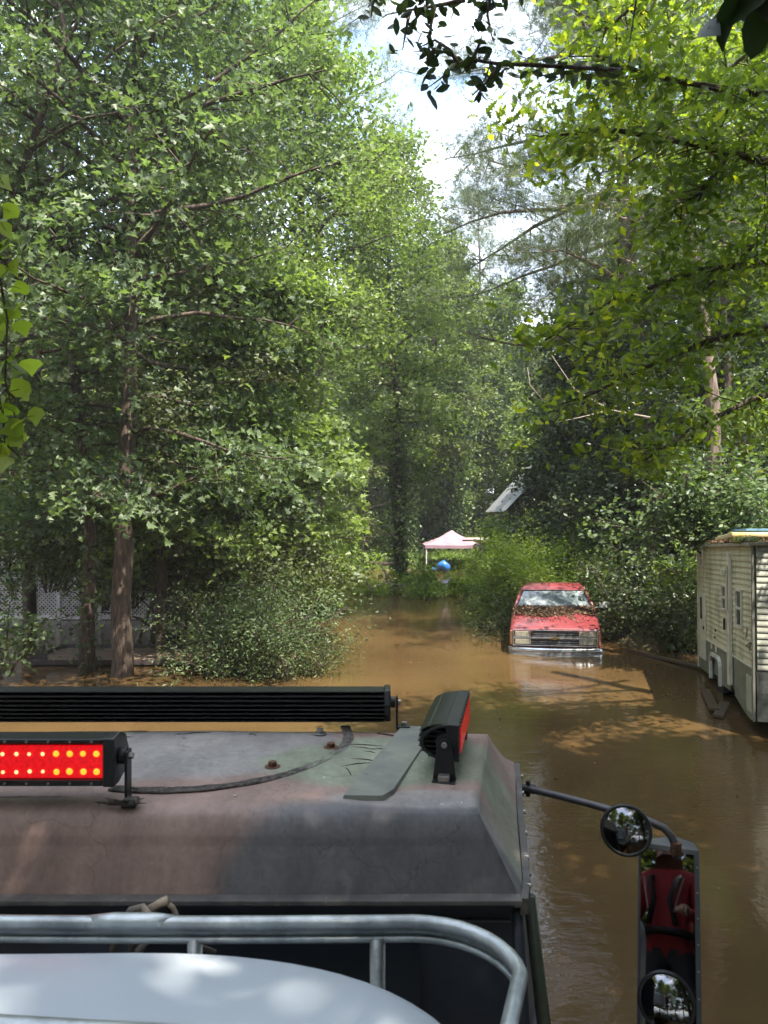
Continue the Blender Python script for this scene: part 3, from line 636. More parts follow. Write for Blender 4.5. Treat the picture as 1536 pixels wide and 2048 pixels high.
# (two levels only: glass and housing are placed straight under the assembly)
GMX = Matrix(((sx.x, uz.x, mn.x, pc.x), (sx.y, uz.y, mn.y, pc.y), (sx.z, uz.z, mn.z, pc.z), (0, 0, 0, 1)))
Ww, Hw = .198, .74
ztop_ = .293
def place(o, M_): o.matrix_local = M_; return o
place(MB().add([(-Ww / 2 + .009, -Hw + ztop_ + .01, .0), (Ww / 2 - .012, -Hw + ztop_ + .01, 0), (Ww / 2 - .012, ztop_ - .012, 0), (-Ww / 2 + .009, ztop_ - .012, 0)], [(0, 1, 2, 3)]).build('mirror_glass', m_mirror, mi), GMX)
mb = MB()
mb.box((-Ww / 2 + .004, -Hw / 2 + ztop_, -.004), (.008, Hw, .016)); mb.box((Ww / 2 - .004, -Hw / 2 + ztop_, -.004), (.016, Hw, .018))
tp = [(-Ww / 2, .004, 0), (Ww / 2 + .004, .004, 0), (Ww / 2 - .01, -.05, .022), (0.02, -.085, .036), (-Ww / 2 + .03, -.03, .014)]
mb.add([(x, ztop_ - .012, z) for x, z, q in tp] + [(x, ztop_ + .006 + q, z) for x, z, q in tp], [(4, 3, 2, 1, 0), (5, 6, 7, 8, 9)] + [(i, (i + 1) % 5, 5 + (i + 1) % 5, 5 + i) for i in range(5)])
mb.prism([(-Ww / 2, -.006), (Ww / 2 + .002, -.006), (Ww / 2 - .01, -.05), (0.02, -.073), (-Ww / 2 + .03, -.03)], 'y', -Hw + ztop_, ztop_ - .012)
place(mb.build('mirror_housing', mat('mirror_shell', (.075, .08, .088), .5, dirt=((.13, .13, .13), 20, .6)), mi, bevel=.002), GMX)
for i in range(9): place(MB().cyl((Ww / 2 - .003, ztop_ - .05 - i * .08, .004), (Ww / 2 - .003, ztop_ - .05 - i * .08, .008), .003, 8).build('rivet', m_bolt, mi), GMX)
def convex(cx, cy, r, MX, par):
    mb = MB(); vs = [(cx, cy, .030)]; rings = 8; n = 32; fs = []
    for i in range(1, rings + 1):
        q = i / rings
        for k in range(n): vs.append((cx + r * q * math.cos(2 * math.pi * k / n), cy + r * q * math.sin(2 * math.pi * k / n), .030 - .022 * q * q))
    for k in range(n): fs.append((0, 1 + k, 1 + (k + 1) % n))
    for i in range(rings - 1):
        for k in range(n): a = 1 + i * n; fs.append((a + k, a + n + k, a + n + (k + 1) % n, a + (k + 1) % n))
    place(mb.add(vs, fs).build('convex_glass', m_mirror, par, smooth=True), MX)
    pts = [(cx + r * math.cos(2 * math.pi * k / 32), cy + r * math.sin(2 * math.pi * k / 32), .006) for k in range(33)]
    place(MB().tube(pts, .007, 8, caps=False).build('convex_rim', m_black, par, smooth=True), MX)
    place(MB().cyl((cx, cy, -.01), (cx, cy, .003), r * .98, 32, r).build('convex_back', m_black, par), MX)
convex(-.005, -.185, .086, GMX, mi)
pr_ = P(1252, 1660, 2.52); n3 = (Vector((-.15, -.3, 2.7)) - pr_).normalized(); sx3 = Vector((0, 0, 1)).cross(n3).normalized(); uz3 = n3.cross(sx3)
CM = Matrix(((sx3.x, uz3.x, n3.x, pr_.x), (sx3.y, uz3.y, n3.y, pr_.y), (sx3.z, uz3.z, n3.z, pr_.z), (0, 0, 0, 1)))
convex(0, 0, .078, CM, mi)
mb = MB(); mb.tube([P(1262, 1650, 2.56), P(1275, 1640, 2.6), P(1285, 1638, 2.62)], .012, 8); mb.build('mirror_stem', m_black, mi)

# galvanised rail round the white tank
rl = thing('guard_rail'); rl.parent = truck; rl['label'] = 'scuffed galvanised pipe rail with rounded corner'
def rail_path(z, ins=0):
    pts = [(XL, 1.50 - ins, z)]; 
    for x in np.linspace(-1.5, .06 - 0, 12): pts.append((x, 1.50 - ins + .004 * math.sin(x * 4), z))
    for a in range(10, 91, 10): pts.append((.06 + (.185 - ins) * math.sin(R(a)), 1.50 - .17 + (.17 - ins) * math.cos(R(a)) , z))
    for y in (1.2, 1.0, .8, .6): pts.append((.245 - ins - (1.33 - y) * .32, y, z))
    return pts
MB().tube(rail_path(2.205), .0145, 12).build('top_rail', m_galv, rl, smooth=True)
MB().tube(rail_path(2.172), .0075, 10).build('lower_rail', m_galv, rl, smooth=True)
mb = MB(); q = rail_path(2.19)[:-4]
for a, b_ in zip(q, q[1:]): mb.add([(a[0], a[1] + .004, 2.20), (b_[0], b_[1] + .004, 2.20), (b_[0], b_[1] + .004, 2.172), (a[0], a[1] + .004, 2.172)], [(0, 1, 2, 3)])
mb.build('rail_web', m_galv, rl)
mb = MB(); mb.tube([(-.60, 1.499, 2.205), (-.55, 1.498, 2.207), (-.47, 1.498, 2.207), (-.42, 1.499, 2.205)], [.014, .018, .018, .014], 14); mb.build('weld_sleeve', m_galv, rl, smooth=True)
for px in (390, 755):
    x = (px - 768) / FPX * 1.5; MB().cyl((x, 1.5, 2.175), (x, 1.49, 1.70), .0155, 12).build('post', m_galv, rl, smooth=True)
MB().tube([(XL, 1.02, 2.35), (-1.2, 1.02, 2.345), (-.8, 1.02, 2.338), (-.5, 1.01, 2.325), (-.1, 1.0, 2.31), (.10, .96, 2.30)], .020, 10).build('near_rail', m_galv, rl, smooth=True)
# hoses behind the rail
mb = MB()
mb.tube([P(225, 1900, 1.75), P(245, 1850, 1.75), P(262, 1820, 1.75), P(285, 1814, 1.75), P(300, 1832, 1.74), P(296, 1880, 1.73), P(275, 1905, 1.72)], .009, 8)
mb.tube([P(262, 1900, 1.78), P(272, 1838, 1.78), P(300, 1815, 1.78), P(325, 1800, 1.78), P(345, 1815, 1.79), P(356, 1840, 1.8), P(380, 1885, 1.82), P(430, 1905, 1.85)], .007, 8)
mb.tube([P(300, 1822, 1.76), P(318, 1808, 1.76), P(335, 1800, 1.76)], .011, 8)
mb.build('hose', mat('hose_rubber', (.16, .135, .11), .7), truck, smooth=True)['label'] = 'looped tan cables behind the cab'

# white tank in the bed
tk = thing('white_tank', (-.60, .97, 2.03), 'smooth white rounded tank lid with dappled sunlight inside the pipe rail', 'tank')
nv_ = []; nf_ = []; nu, nw = 72, 28
for j in range(nw + 1):
    ph = math.pi / 2 * j / nw
    for i in range(nu):
        th = 2 * math.pi * i / nu
        def se(c_, e): return math.copysign(abs(c_) ** e, c_)
        x = .80 * se(math.cos(ph), .55) * se(math.cos(th), .6); y = .455 * se(math.cos(ph), .6) * se(math.sin(th), .55); z = .27 * se(math.sin(ph), .8)
        z += .006 * noise.noise(Vector((x * 2, y * 3, 0)))
        nv_.append((x, y, z))
for j in range(nw):
    for i in range(nu): nf_.append((j * nu + i, j * nu + (i + 1) % nu, (j + 1) * nu + (i + 1) % nu, (j + 1) * nu + i))
MB().add(nv_, nf_).build('lid', mat('white_plastic', (.46, .50, .55), .35, var=.03, scale=3, dirt=((.36, .38, .39), 5, .66)), tk, smooth=True)
mb = MB(); mb.prism([(.80 * math.copysign(abs(math.cos(a)) ** .6, math.cos(a)), .46 * math.copysign(abs(math.sin(a)) ** .55, math.sin(a))) for a in np.linspace(0, 6.2, 60)], 'z', -.5, -.0)
mb.build('tank_wall', mat('tank_wall', (.6, .62, .64), .5), tk)
# truck bed floor and side boards (under and behind the camera)
m_bed = mat('bed_paint', (.10, .115, .085), .6, scale=5)
mb = MB(); mb.box((-.72, -.9, 1.38), (2.3, 5.2, .06)); mb.build('bed_floor', m_bed, truck)
for i in range(6):
    MB().box((.46, -1.75, 1.50 + i * .13), (.03, 3.1, .10)).build('side_board', m_bed, truck)
mb = MB(); mb.box((-.75, 2.7, .75), (2.1, 1.3, .7)); mb.build('cab_body', m_dark, truck, bevel=.03)
mb = MB(); mb.box((-.75, 4.0, .95), (1.5, 1.4, .75)); mb.build('hood', M['camo'] if False else m_bed, truck, bevel=.06)
for (x, y) in ((.25, 3.9), (-1.75, 3.9), (.25, -1.2), (-1.75, -1.2)):
    MB().cyl((x - .17, y, -.15), (x + .17, y, -.15), .58, 28).build('wheel', m_black, truck, bevel=.04)

# person standing in the bed, seen only in the mirror
def person():
    root = thing('person', (-.20, -.66, 1.41), 'person in a red jacket with black straps seen in the tall side mirror', 'person')
    J = {'pel': (0, 0, .95), 'sp': (0, 0, 1.12), 'ch': (0, -.01, 1.33), 'nk': (0, 0, 1.50), 'hd': (0, .02, 1.60), 'ht': (0, .01, 1.72),
         'ls': (-.19, 0, 1.43), 'le': (-.25, .04, 1.15), 'lw': (-.17, .25, 1.13), 'rs': (.19, 0, 1.43), 're': (.26, .03, 1.15), 'rw': (.22, .26, 1.14),
         'lh': (-.10, 0, .90), 'lk': (-.12, .02, .50), 'la': (-.12, 0, .09), 'lt': (-.13, .17, .04), 'rh': (.10, 0, .90), 'rk': (.13, .02, .50), 'ra': (.13, 0, .09), 'rt': (.14, .17, .04)}
    rad = {'pel': .15, 'sp': .15, 'ch': .17, 'nk': .062, 'hd': .095, 'ht': .085, 'ls': .075, 'le': .058, 'lw': .038, 'rs': .075, 're': .058, 'rw': .038,
           'lh': .10, 'lk': .07, 'la': .05, 'lt': .045, 'rh': .10, 'rk': .07, 'ra': .05, 'rt': .045}
    E = [('pel', 'sp'), ('sp', 'ch'), ('ch', 'nk'), ('nk', 'hd'), ('hd', 'ht'), ('ch', 'ls'), ('ls', 'le'), ('le', 'lw'), ('ch', 'rs'), ('rs', 're'), ('re', 'rw'),
         ('pel', 'lh'), ('lh', 'lk'), ('lk', 'la'), ('la', 'lt'), ('pel', 'rh'), ('rh', 'rk'), ('rk', 'ra'), ('ra', 'rt')]
    ks = list(J); me = bpy.data.meshes.new('body'); me.from_pydata([J[k] for k in ks], [(ks.index(a), ks.index(b_)) for a, b_ in E], [])
    o = link('body', me, root); md = o.modifiers.new('skin', 'SKIN')
    for i, k in enumerate(ks):
        sv = me.skin_vertices[0].data[i]; rr = rad[k]; sv.radius = (rr, rr * (.72 if k in ('pel', 'sp', 'ch') else 1)); sv.use_root = (k == 'pel')
    ss = o.modifiers.new('sub', 'SUBSURF'); ss.levels = 2; ss.render_levels = 2
    dg = bpy.context.evaluated_depsgraph_get(); ev = o.evaluated_get(dg); m2 = bpy.data.meshes.new_from_object(ev)
    o.modifiers.clear(); o.data = m2
    m2.materials.clear()
    skin = mat('skin', (.45, .25, .18), .5, var=.05); red = mat('red_cloth', (.42, .012, .02), .7, bump=.4, bscale=14); pants = mat('dark_trousers', (.03, .03, .04), .8)
    for q in (red, skin, pants): m2.materials.append(q)
    for p in m2.polygons:
        cx, cy, cz = p.center; p.use_smooth = True
        p.material_index = 1 if cz > 1.47 and abs(cx) < .12 else (2 if cz < .93 else 0)
    # hands: palm and five fingers each
    for s, w_ in ((-1, Vector(J['lw'])), (1, Vector(J['rw']))):
        mb = MB(); mb.tube([w_, w_ + Vector((0, .045, 0)), w_ + Vector((0, .09, -.005))], [.026, .040, .034], 10)
        for k, (dx, ln) in enumerate(((-.030, .060), (-.010, .072), (.010, .068), (.029, .052))):
            a = w_ + Vector((dx, .085, 0)); mb.tube([a, a + Vector((0, ln * .45, -.006)), a + Vector((0, ln * .8, -.028)), a + Vector((0, ln * .85, -.048))], [.0095, .009, .008, .006], 8)
        a = w_ + Vector((-s * .03, .03, 0)); mb.tube([a, a + Vector((-s * .025, .03, -.01)), a + Vector((-s * .028, .06, -.02))], [.013, .011, .008], 8)
        mb.build('hand', skin, root, smooth=True)
    # face and hair
    h = Vector((0, .02, 1.655)); mb = MB()
    mb.tube([h + Vector((0, .085, .015)), h + Vector((0, .118, -.018)), h + Vector((0, .095, -.03))], [.009, .014, .012], 8)
    for s in (-1, 1): mb.tube([h + Vector((s * .093, -.01, .02)), h + Vector((s * .103, -.012, 0)), h + Vector((s * .094, -.005, -.025))], [.008, .014, .008], 8)
    mb.build('face', skin, root, smooth=True)
    mb = MB()
    for s in (-1, 1): mb.cyl(h + Vector((s * .034, .080, .018)), h + Vector((s * .034, .094, .018)), .012, 10)
    mb.box(h + Vector((0, .093, -.062)), (.05, .012, .009)); mb.build('eyes_and_mouth', mat('dark_feature', (.05, .02, .02), .5), root, bevel=.002)
    vs = []; fs = []
    for j in range(9):
        for i in range(20):
            th = 2 * math.pi * i / 20; ph = R(-5 + 95 * j / 8) if math.sin(th) < .3 else R(38 + 52 * j / 8)
            vs.append((.108 * math.cos(ph) * math.cos(th), .01 + .112 * math.cos(ph) * math.sin(th), 1.655 + .115 * math.sin(ph)))
    for j in range(8):
        for i in range(20): fs.append((j * 20 + i, j * 20 + (i + 1) % 20, (j + 1) * 20 + (i + 1) % 20, (j + 1) * 20 + i))
    MB().add(vs, fs).build('hair', mat('hair', (.04, .025, .015), .7), root, smooth=True)
    # black straps of a life vest
    bk = mat('strap_black', (.01, .01, .012), .7); wh = mat('piping', (.6, .6, .6), .6)
    for s in (-1, 1):
        mb = MB()
        for dz in (0,): mb.tube([(s * .12, -.14, 1.40), (s * .11, -.02, 1.50), (s * .10, .13, 1.40), (s * .06, .165, 1.25), (s * .10, .155, 1.08)], .022, 8)
        mb.build('strap', bk, root, smooth=True)
        MB().tube([(s * .15, .12, 1.42), (s * .13, .15, 1.32), (s * .10, .175, 1.18)], .004, 6).build('piping', wh, root)
    mb = MB(); pts = [(.20 * math.cos(a), .155 * math.sin(a), 1.04) for a in np.linspace(0, 2 * math.pi, 25)]; mb.tube(pts, .028, 8, caps=False); mb.build('belt', bk, root, smooth=True)
person()

# ------------------------------------------------------------------ red pickup, half sunk
m_redp = mat('faded_red_paint', (.23, .042, .046), .36, spec=.5, scale=3, col2=(.18, .03, .034), dirt=((.28, .12, .11), 7, .6), coat=.3)
m_chrome = mat('dull_chrome', (.55, .56, .58), .22, metal=.9, scale=10)
m_glass = mat('windscreen', (.10, .13, .14), .06, spec=.9, var=.3, scale=3, coat=1.0, dirt=((.42, .45, .45), 2.2, .50))
m_trim = mat('grey_trim', (.16, .16, .17), .5)
m_rub = mat('black_rubber', (.012, .012, .013), .6)
pk = thing('pickup_truck', (3.70, 16.0, 0), 'faded red pickup facing the camera, bumper deep in brown floodwater, hood covered in leaf litter', 'pickup truck', rz=R(-12.2))
pk.rotation_euler = (R(-.4), R(-.9), R(-12.2))
HW = .975
def loft(secs, name, m, par, smooth=True, caps=True, bevel=0):
    n = len(secs[0]); mb = MB(); mb.v = [tuple(p) for s_ in secs for p in s_]
    mb.f = [(i * n + k, i * n + k + 1, (i + 1) * n + k + 1, (i + 1) * n + k) for i in range(len(secs) - 1) for k in range(n - 1)]
    if caps: mb.f += [tuple(range(n)), tuple(range((len(secs) - 1) * n, len(secs) * n))]
    mb.mi = [0] * len(mb.f); return mb.build(name, m, par, smooth=smooth, bevel=bevel)
# lower body and fenders (x across, y back)
def sect(y, hw, zt_, zs, zb_=-.45):
    return [(-hw + .02, y, zb_), (-hw, y, -.1), (-hw - .0, y, zs - .12), (-hw + .02, y, zs - .02), (-hw + .07, y, zs + .015), (-hw + .16, y, zt_ - .01),
            (-hw * .5, y, zt_ + .012), (0, y, zt_ + .018), (hw * .5, y, zt_ + .012), (hw - .16, y, zt_ - .01), (hw - .07, y, zs + .015), (hw - .02, y, zs - .02), (hw, y, zs - .12), (hw, y, -.1), (hw - .02, y, zb_)]
loft([sect(.06, HW - .035, .545, .53), sect(.09, HW - .012, .575, .56), sect(.16, HW, .605, .585), sect(.6, HW, .70, .665), sect(1.05, HW, .79, .745), sect(1.34, HW, .85, .80)], 'hood', m_redp, pk, smooth=True)
loft([sect(1.345, HW, .84, .80), sect(1.6, HW, .85, .82), sect(2.9, HW, .85, .84)], 'door_panel', m_redp, pk)
# grille wall behind
mb = MB(); mb.box((0, .085, .30), (1.9, .06, .46)); mb.build('nose_panel', m_redp, pk, bevel=.01)
mb = MB(); mb.box((0, .045, .375), (.98, .03, .30)); mb.build('grille_recess', m_rub, pk)
for i in range(7):
    z = .245 + i * .043
    if abs(z - .375) < .02: continue
    MB().box((0, .022, z), (.97, .022, .010)).build('grille_slat', m_trim, pk, bevel=.002)
for i in range(9): MB().box((-.40 + i * .10, .030, .375), (.008, .018, .29)).build('grille_bar', m_trim, pk)
mb = MB(); mb.box((0, .012, .375), (1.74, .03, .042)); mb.build('centre_bar', m_chrome, pk, bevel=.006)
mb = MB(); mb.box((0, .015, .540), (1.80, .035, .016)); mb.box((0, .015, .212), (1.80, .035, .018)); mb.box((-.885, .02, .375), (.022, .04, .32)); mb.box((.885, .02, .375), (.022, .04, .32))
mb.build('grille_surround', m_chrome, pk, bevel=.004)
mb = MB(); mb.prism([(-.11, .36), (-.05, .36), (-.05, .345), (.05, .345), (.05, .36), (.11, .36), (.10, .39), (.05, .39), (.05, .405), (-.05, .405), (-.05, .39), (-.10, .39)], 'y', -.012, -.002)
mb.build('emblem', mat('emblem_gold', (.45, .36, .16), .3, metal=.8), pk, bevel=.002)
m_hl = mat('cloudy_headlight', (.36, .34, .26), .18, spec=.7, scale=12, col2=(.22, .21, .16))
for s in (-1, 1):
    for z in (.458, .292):
        o = MB().box((s * .68, .018, z), (.34, .04, .115)).build('headlight', m_hl, pk, bevel=.008)
        for k in range(6): MB().box((s * .68 - .14 + k * .056, -.004, z), (.004, .004, .10)).build('lens_rib', m_trim, o)
    MB().box((s * .90, .055, .375), (.10, .04, .30)).build('side_marker', mat('amber_lens', (.35, .20, .10), .3), pk, bevel=.008)
# bumper: curved chrome beam
secs = []
for x in np.linspace(-1.0, 1.0, 25):
    y = -.10 + .17 * abs(x) ** 3.2; secs.append([(x, y + .07, .165), (x, y + .01, .172), (x, y - .015, .155), (x, y - .018, .09), (x, y - .002, .055), (x, y - .018, .02), (x, y - .01, -.10), (x, y + .06, -.14)])
loft(secs, 'bumper', m_chrome, pk, smooth=True)
MB().add([(x, -.122 + .17 * abs(x) ** 3.2, .085) for x in np.linspace(-.97, .97, 21)] + [(x, -.122 + .17 * abs(x) ** 3.2, .035) for x in np.linspace(-.97, .97, 21)], [(i, i + 1, i + 22, i + 21) for i in range(20)]).build('bumper_strip', m_trim, pk)
# cab
def cabsec(z, y0, y1, hw): return z, y0, y1, hw
b0 = (.835, 1.30, 3.0, .93); b1 = (1.235, 1.90, 2.88, .745); b2 = (1.315, 2.06, 2.80, .70); b3 = (1.365, 2.25, 2.7, .60)
def ring4(b_): z, y0, y1, hw = b_; return [(-hw, y0 + .05, z), (-hw * .6, y0 + .005, z + (.006)), (0, y0 - .01, z + .012), (hw * .6, y0 + .005, z + .006), (hw, y0 + .05, z), (hw, y1, z), (0, y1 + .02, z + .008), (-hw, y1, z)]
mb = MB(); rg_ = [ring4(b1), ring4(b2), ring4(b3)]
for i in range(2):
    for k in range(8):
        a, b_ = rg_[i], rg_[i + 1]; mb.add([a[k], a[(k + 1) % 8], b_[(k + 1) % 8], b_[k]], [(0, 1, 2, 3)])
mb.add(rg_[2], [tuple(range(8))]); mb.build('roof', m_redp, pk, smooth=True)
A, B = ring4(b0), ring4(b1)
MB().add([A[0], A[1], A[2], A[3], A[4], B[0], B[1], B[2], B[3], B[4]], [(0, 1, 6, 5), (1, 2, 7, 6), (2, 3, 8, 7), (3, 4, 9, 8)]).build('windscreen', m_glass, pk, smooth=True)
for s, (i0, i1) in ((-1, (0, 7)), (1, (4, 5))):
    MB().add([Vector(A[i0]) + Vector((0, .08, 0)), A[i1], B[i1], Vector(B[i0]) + Vector((0, .05, 0))], [(0, 1, 2, 3)]).build('side_window', m_glass, pk)
    mb = MB(); mb.tube([Vector(A[i0]) + Vector((0, 0, -.02)), Vector(B[i0])], [.045, .034], 8); mb.build('pillar', m_redp, pk, smooth=True)
    mb = MB(); mb.tube([Vector(A[i0]) + Vector((s * -.045, -.03, 0)), Vector(B[i0]) + Vector((s * -.035, -.03, 0))], [.012, .012], 6); mb.build('screen_seal', m_rub, pk, smooth=True)
    mb = MB(); mb.tube([Vector(A[i1]) + Vector((0, -.04, -.02)), Vector(B[i1]) + Vector((0, -.03, 0))], [.055, .045], 8); mb.build('rear_pillar', m_redp, pk, smooth=True)
mb = MB(); mb.tube([Vector(p) + Vector((0, -.02, -.005)) for p in B[:5]], .013, 6); mb.build('screen_header', m_rub, pk, smooth=True)
mb = MB(); mb.tube([Vector(p) + Vector((0, -.015, .015)) for p in A[:5]], .022, 6); mb.build('cowl', m_rub, pk, smooth=True)
for (x0_, x1_) in ((-.55, .05), (.08, .62)): MB().tube([(x0_, 1.26, .875), ((x0_ + x1_) / 2, 1.34, .895), (x1_, 1.37, .915)], .007, 5).build('wiper', m_rub, pk)
mb = MB(); mb.add([A[5], A[6], A[7], B[7], B[6], B[5]], [(0, 1, 2, 3, 4, 5)]); mb.build('cab_back', m_redp, pk)
# near-side mirror (picture right) on its arm
mb = MB(); mb.tube([(.93, 1.55, .86), (1.06, 1.50, .90)], .014, 8); mb.box((1.15, 1.50, .945), (.21, .07, .13)); mb.build('wing_mirror', mat('mirror_grey', (.5, .52, .53), .4), pk, bevel=.02, seg=3)
# bed behind
mb = MB()
for s in (-1, 1): mb.box((s * .93, 4.05, .42), (.08, 2.2, .80))
mb.box((0, 5.15, .42), (1.9, .06, .80)); mb.box((0, 2.98, .42), (1.9, .05, .80)); mb.build('cargo_bed', m_redp, pk, bevel=.015)
for s in (-1, 1):
    for y in (.95, 4.2): MB().cyl((s * .93, y, -.42), (s * .70, y, -.42), .36, 24).build('wheel', m_rub, pk)
# leaf litter: lies on the hood
PM = Matrix.Translation((3.70, 16.0, 0)) @ pk.rotation_euler.to_matrix().to_4x4()
rg = np.random.default_rng(4); ps = []
while len(ps) < 5200:
    y = rg.uniform(.35, 1.42); x = rg.uniform(-.92, .92); q = (y - .35) / 1.07
    dens = max(0, min(1, 3.2 * (q - .20 - .35 * noise.noise(Vector((x * 2.2, y * 2.6, 2))) - .22 * abs(x + .25)))) if y < 1.15 else 1
    if rg.random() > dens ** 1.3 + .02: continue
    zh = .545 + .245 * ((y - .06) / 1.0) if y < 1.34 else .86 + (y - 1.34) * .5
    zh = np.interp(y, [.06, .6, 1.05, 1.34, 1.5], [.575, .72, .805, .868, .93])
    ps.append(tuple(PM @ Vector((x, y, zh + rg.uniform(.0, .035)))))
me = leaves_mesh('leaf_litter', np.array(ps), .055 * rg.uniform(.5, 1.3, len(ps)), rg.uniform(0, 1, len(ps)), M['litter'], 'diamond', 5, .05, 1.2)
tag(link('leaf_litter', me), 'brown fallen leaves piled on the red pickup hood below the windscreen', 'leaves', kind='stuff')
ps = [tuple(PM @ Vector((rg.uniform(-.6, .6), rg.uniform(2.1, 2.6), 1.375))) for _ in range(60)]
tag(link('leaf_litter', leaves_mesh('roof_litter', np.array(ps), .05 * rg.uniform(.5, 1.3, 60), rg.uniform(.4, 1, 60), M['litter'], 'diamond', 6, .05, 1.2)), 'pale dead leaves dotted along the roof of the red pickup', 'leaves', kind='stuff')

# boards leaning behind the pickup
bd = []
for i, (px, w_, lean, lb_) in enumerate(((1158, .16, .10, 'grey weathered board leaning up behind the red pickup, left of the pair'), (1174, .13, .22, 'darker narrow board leaning up behind the red pickup, right of the pair'))):
    a = P(px, 1165, 20.2); mb = MB(); mb.box((0, 0, 0), (w_, .04, 1.5)); o = mb.build('board', mat('board_wood', (.30, .24, .19), .85, scale=12, streak=(4, 4, .4)) if i == 0 else M['bark'], bevel=.004)
    o.location = (a.x, a.y, a.z - .1); o.rotation_euler = (0, lean, .1); tag(o, lb_, 'board')

# ------------------------------------------------------------------ travel trailer on the right
m_sid = mat('siding_cream', (.58, .55, .39), .6, scale=2.2, col2=(.48, .46, .30), dirt=((.19, .20, .11), 1.5, .50, (1.8, 1.8, .6)))
m_sid2 = mat('siding_grey', (.50, .50, .43), .6, scale=2.2, col2=(.28, .28, .24), dirt=((.15, .16, .10), 4, .56, (3, 3, 1)))
m_skirt = mat('skirt_panel', (.20, .205, .15), .6, scale=4, col2=(.13, .135, .09), dirt=((.33, .32, .23), 5, .60))
m_tread = mat('tread_plate', (.17, .18, .17), .45, metal=.5, scale=8)
m_tr = mat('trailer_trim', (.62, .60, .48), .5, scale=5, dirt=((.2, .2, .12), 8, .6))
A_ = Vector((5.07, 10.1, .32)); B_ = Vector((6.10, 14.3, .12)); LT = (B_ - A_).length
u_ = (B_ - A_).normalized(); v_ = Vector((u_.y, -u_.x, 0)).normalized(); w__ = v_.cross(u_).normalized()
if w__.z < 0: w__ = -w__
tr = thing('camper_trailer', (0, 0, 0), 'mildewed cream camper trailer tilted in the floodwater, siding streaked green', 'trailer')
tr.matrix_world = Matrix(((u_.x, v_.x, w__.x, A_.x), (u_.y, v_.y, w__.y, A_.y), (u_.z, v_.z, w__.z, A_.z), (0, 0, 0, 1)))
HT = 2.33; WT = 2.3; ZS = .62
mb = MB(); mb.box((LT / 2, WT / 2 + .01, (HT + .42) / 2), (LT - .02, WT, HT - .42)); mb.box((LT / 2 + .4, WT / 2 + .02, .26), (LT - .9, WT - .02, .40)); mb.build('shell', m_skirt, tr)
# siding boards: wedge profile, side and front
nb = 20; bh = (HT - ZS) / nb
def sidrun(x0, x1, par, m, z, hh, jog=0):
    mb = MB(); mb.prism([(-.0035, z + hh), (.012, z + hh), (.012, z), (-.018, z), (-.019, z + hh * .25)], 'x', x0, x1)
    return mb.build('siding_board', m, par)
gaps = [(1.27, 1.62)]   # awning strip stands proud, boards still run behind
for i in range(nb):
    z = ZS + i * bh
    sidrun(.02, LT - .02, tr, m_sid, z, bh)
for i in range(nb):
    z = ZS - .02 + i * bh; mb = MB(); mb.prism([(-.0035, z + bh), (.012, z + bh), (.012, z), (-.018, z), (-.019, z + bh * .25)], 'y', .03, WT - .02); mb.build('siding_board', m_sid2, tr)
def ubox(name, u0, u1, w0, w1, dep, m, off=0, par=tr, bevel=.004):
    return MB().box(((u0 + u1) / 2, -off - dep / 2, (w0 + w1) / 2), (u1 - u0, dep, w1 - w0)).build(name, m, par, bevel=bevel)
# lower skirt with cut-away towards the front
mb = MB(); mb.prism([(.01, ZS - .02), (LT - .02, ZS - .02), (LT - .02, .0), (2.95, .0), (2.95, .28), (2.85, .40), (2.25, .40), (2.15, .28), (2.15, .0), (1.55, .02), (1.22, .05), (.72, .0), (.35, -.05), (.01, .0)], 'y', 0, 0)
pts2 = [(.01, ZS - .015), (LT - .02, ZS - .015), (LT - .02, .0), (3.02, .0), (3.02, .30), (2.92, .42), (2.34, .42), (2.24, .30), (2.24, .02), (1.55, .03), (1.5, .12), (1.25, .14), (1.22, .02), (.55, -.10), (.25, -.13), (.01, -.10)]
m_ = MB(); n = len(pts2); m_.add([(p[0], -.008, p[1]) for p in pts2] + [(p[0], .012, p[1]) for p in pts2], [(i, (i + 1) % n, n + (i + 1) % n, n + i) for i in range(n)] + [tuple(range(n)), tuple(range(2 * n - 1, n - 1, -1))]); m_.build('side_skirt', m_skirt, tr)
m_ = MB(); pf_ = [(.02, -.1), (WT, -.1), (WT, ZS - .03), (.02, ZS - .03)]; m_.add([(-.006, a, b_) for a, b_ in pf_] + [(.014, a, b_) for a, b_ in pf_], [(0, 1, 2, 3), (7, 6, 5, 4), (0, 4, 5, 1), (1, 5, 6, 2), (2, 6, 7, 3), (3, 7, 4, 0)]); m_.build('tread_panel', m_tread, tr)
mb = MB()
for i in range(9):
    for j in range(26): mb.box((-.008, .08 + j * .045 + (i % 2) * .02, -.05 + i * .065), (.004, .022, .008), Matrix.Rotation(.7 if (i + j) % 2 else -.7, 3, 'X'))
tag(mb.build('tread_bumps', m_tread, tr), kind='stuff')
ubox('belt_trim', .01, LT - .02, ZS - .02, ZS + .012, .012, m_tr, .016)
ubox('corner_trim', -.03, .03, -.10, HT, .03, mat('corner_grey', (.20, .20, .17), .5), .004)
ubox('corner_trim', LT - .05, LT, .0, HT, .02, m_tr, .016)
